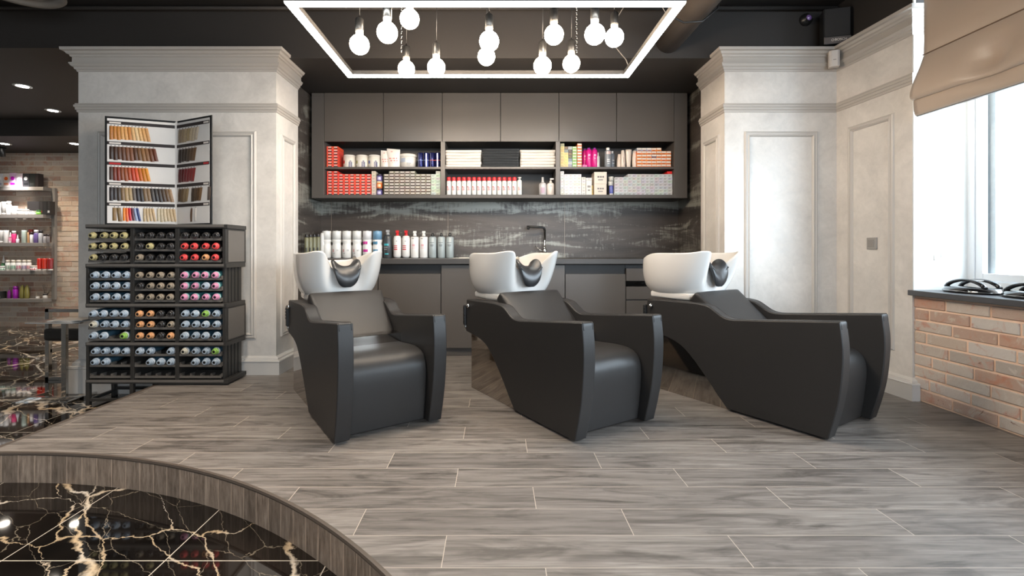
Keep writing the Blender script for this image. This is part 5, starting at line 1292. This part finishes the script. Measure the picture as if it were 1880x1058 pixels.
o = it('reed_diffuser', 'reed diffuser with fan of dark sticks at bottom shelf end', 'diffuser', 79.4, 86.4, 540, 549, 4, (196, 190, 184), 'jar', cap=(70, 64, 60))
for dx_, dz_ in ((-.035, .17), (-.02, .18), (.0, .17), (.10, .17), (.12, .165), (.02, .175)):
    m = MB(); m.tube([(dx_*.1, 0, .02), (dx_, .01*(dx_ > 0), dz_+.03)], .002, 5); m.build('reed', [mat('reed_brown', (72, 56, 44), .8)], o)

# side table in front of a low chrome chair
Dt = F*1.15/(734-460)
x0, x1 = wx(48, Dt), wx(150, Dt)
t = thing('side_table', 'small chrome side table with dark glass top and magazines', 'side table', (wx(119, Dt), Dt, ZL))
ox = t.location.x; ht = wz(589, Dt)-ZL
m = MB(); m.box(x0-ox+.10, -.11, ht-.008, x1-ox+.02, .13, ht); m.build('table_top', [mat('dark_glass_top', (150, 150, 148), .08, coat=.5)], t, bevel=.002)
m = MB(); m.box(-.018, -.012, .02, .018, .012, ht-.008); m.build('post', [M_chrome], t, bevel=.002)
m = MB(); m.box(x0-ox+.12, -.012, ht-.022, x1-ox, .012, ht-.008); m.build('top_rail', [M_chrome], t)
m = MB(); m.box(x0-ox+.01, -.02, .0, x1-ox, .02, .024); m.build('base_bar', [M_chrome], t, bevel=.002)
for a_, b_ in ((x1-ox-.03, x1-ox), (x0-ox+.01, x0-ox+.04)):
    m = MB(); m.box(a_, -.12, 0, b_, .14, .02); m.build('base_foot', [M_chrome], t, bevel=.002)
for i, (a, c, lb) in enumerate(((-.1, (206, 200, 194), 'pale magazine lying on the side table, lower one'), (.15, (176, 168, 160), 'open grey magazine lying on the side table on top'))):
    m = MB(); m.box(-.10, -.075, 0, .10, .075, .005); o = m.build('magazine', [M_card], loc=(ox+.04+.05*i-.03, Dt+.02, ZL+ht+.0003+i*.0054), rot=(0, 0, a), bevel=.001); o.color = lin(c); tag(o, lb, 'magazine', 'magazines on the side table')
Dc = 4.12
x0 = wx(89, Dc); x1 = x0+.56
t = thing('lounge_chair', 'low chrome framed chair with charcoal seat behind the side table', 'chair', (x0, Dc, ZL))
zt2 = wz(567, Dc)-ZL; f = .017
for y in (0, .46):
    m = MB(); m.box(-f, y-f, 0, f, y+f, zt2 if y > .2 else zt2); m.box(.56-f, y-f, 0, .56+f, y+f, zt2); m.box(-f, y-f, zt2-.03, .56+f, y+f, zt2); m.box(-f, y-f, 0, .56+f, y+f, .028); m.build('side_frame', [M_chrome], t, bevel=.002)
m = MB(); m.box(-.03, -.03, wz(626, Dc)-ZL, .60, .50, wz(602, Dc)-ZL); m.build('seat', [M_leather], t, bevel=.03, seg=3)
m = MB(); m.box(-f, 0, .24, f, .46, .27); m.build('stretcher', [M_chrome], t)
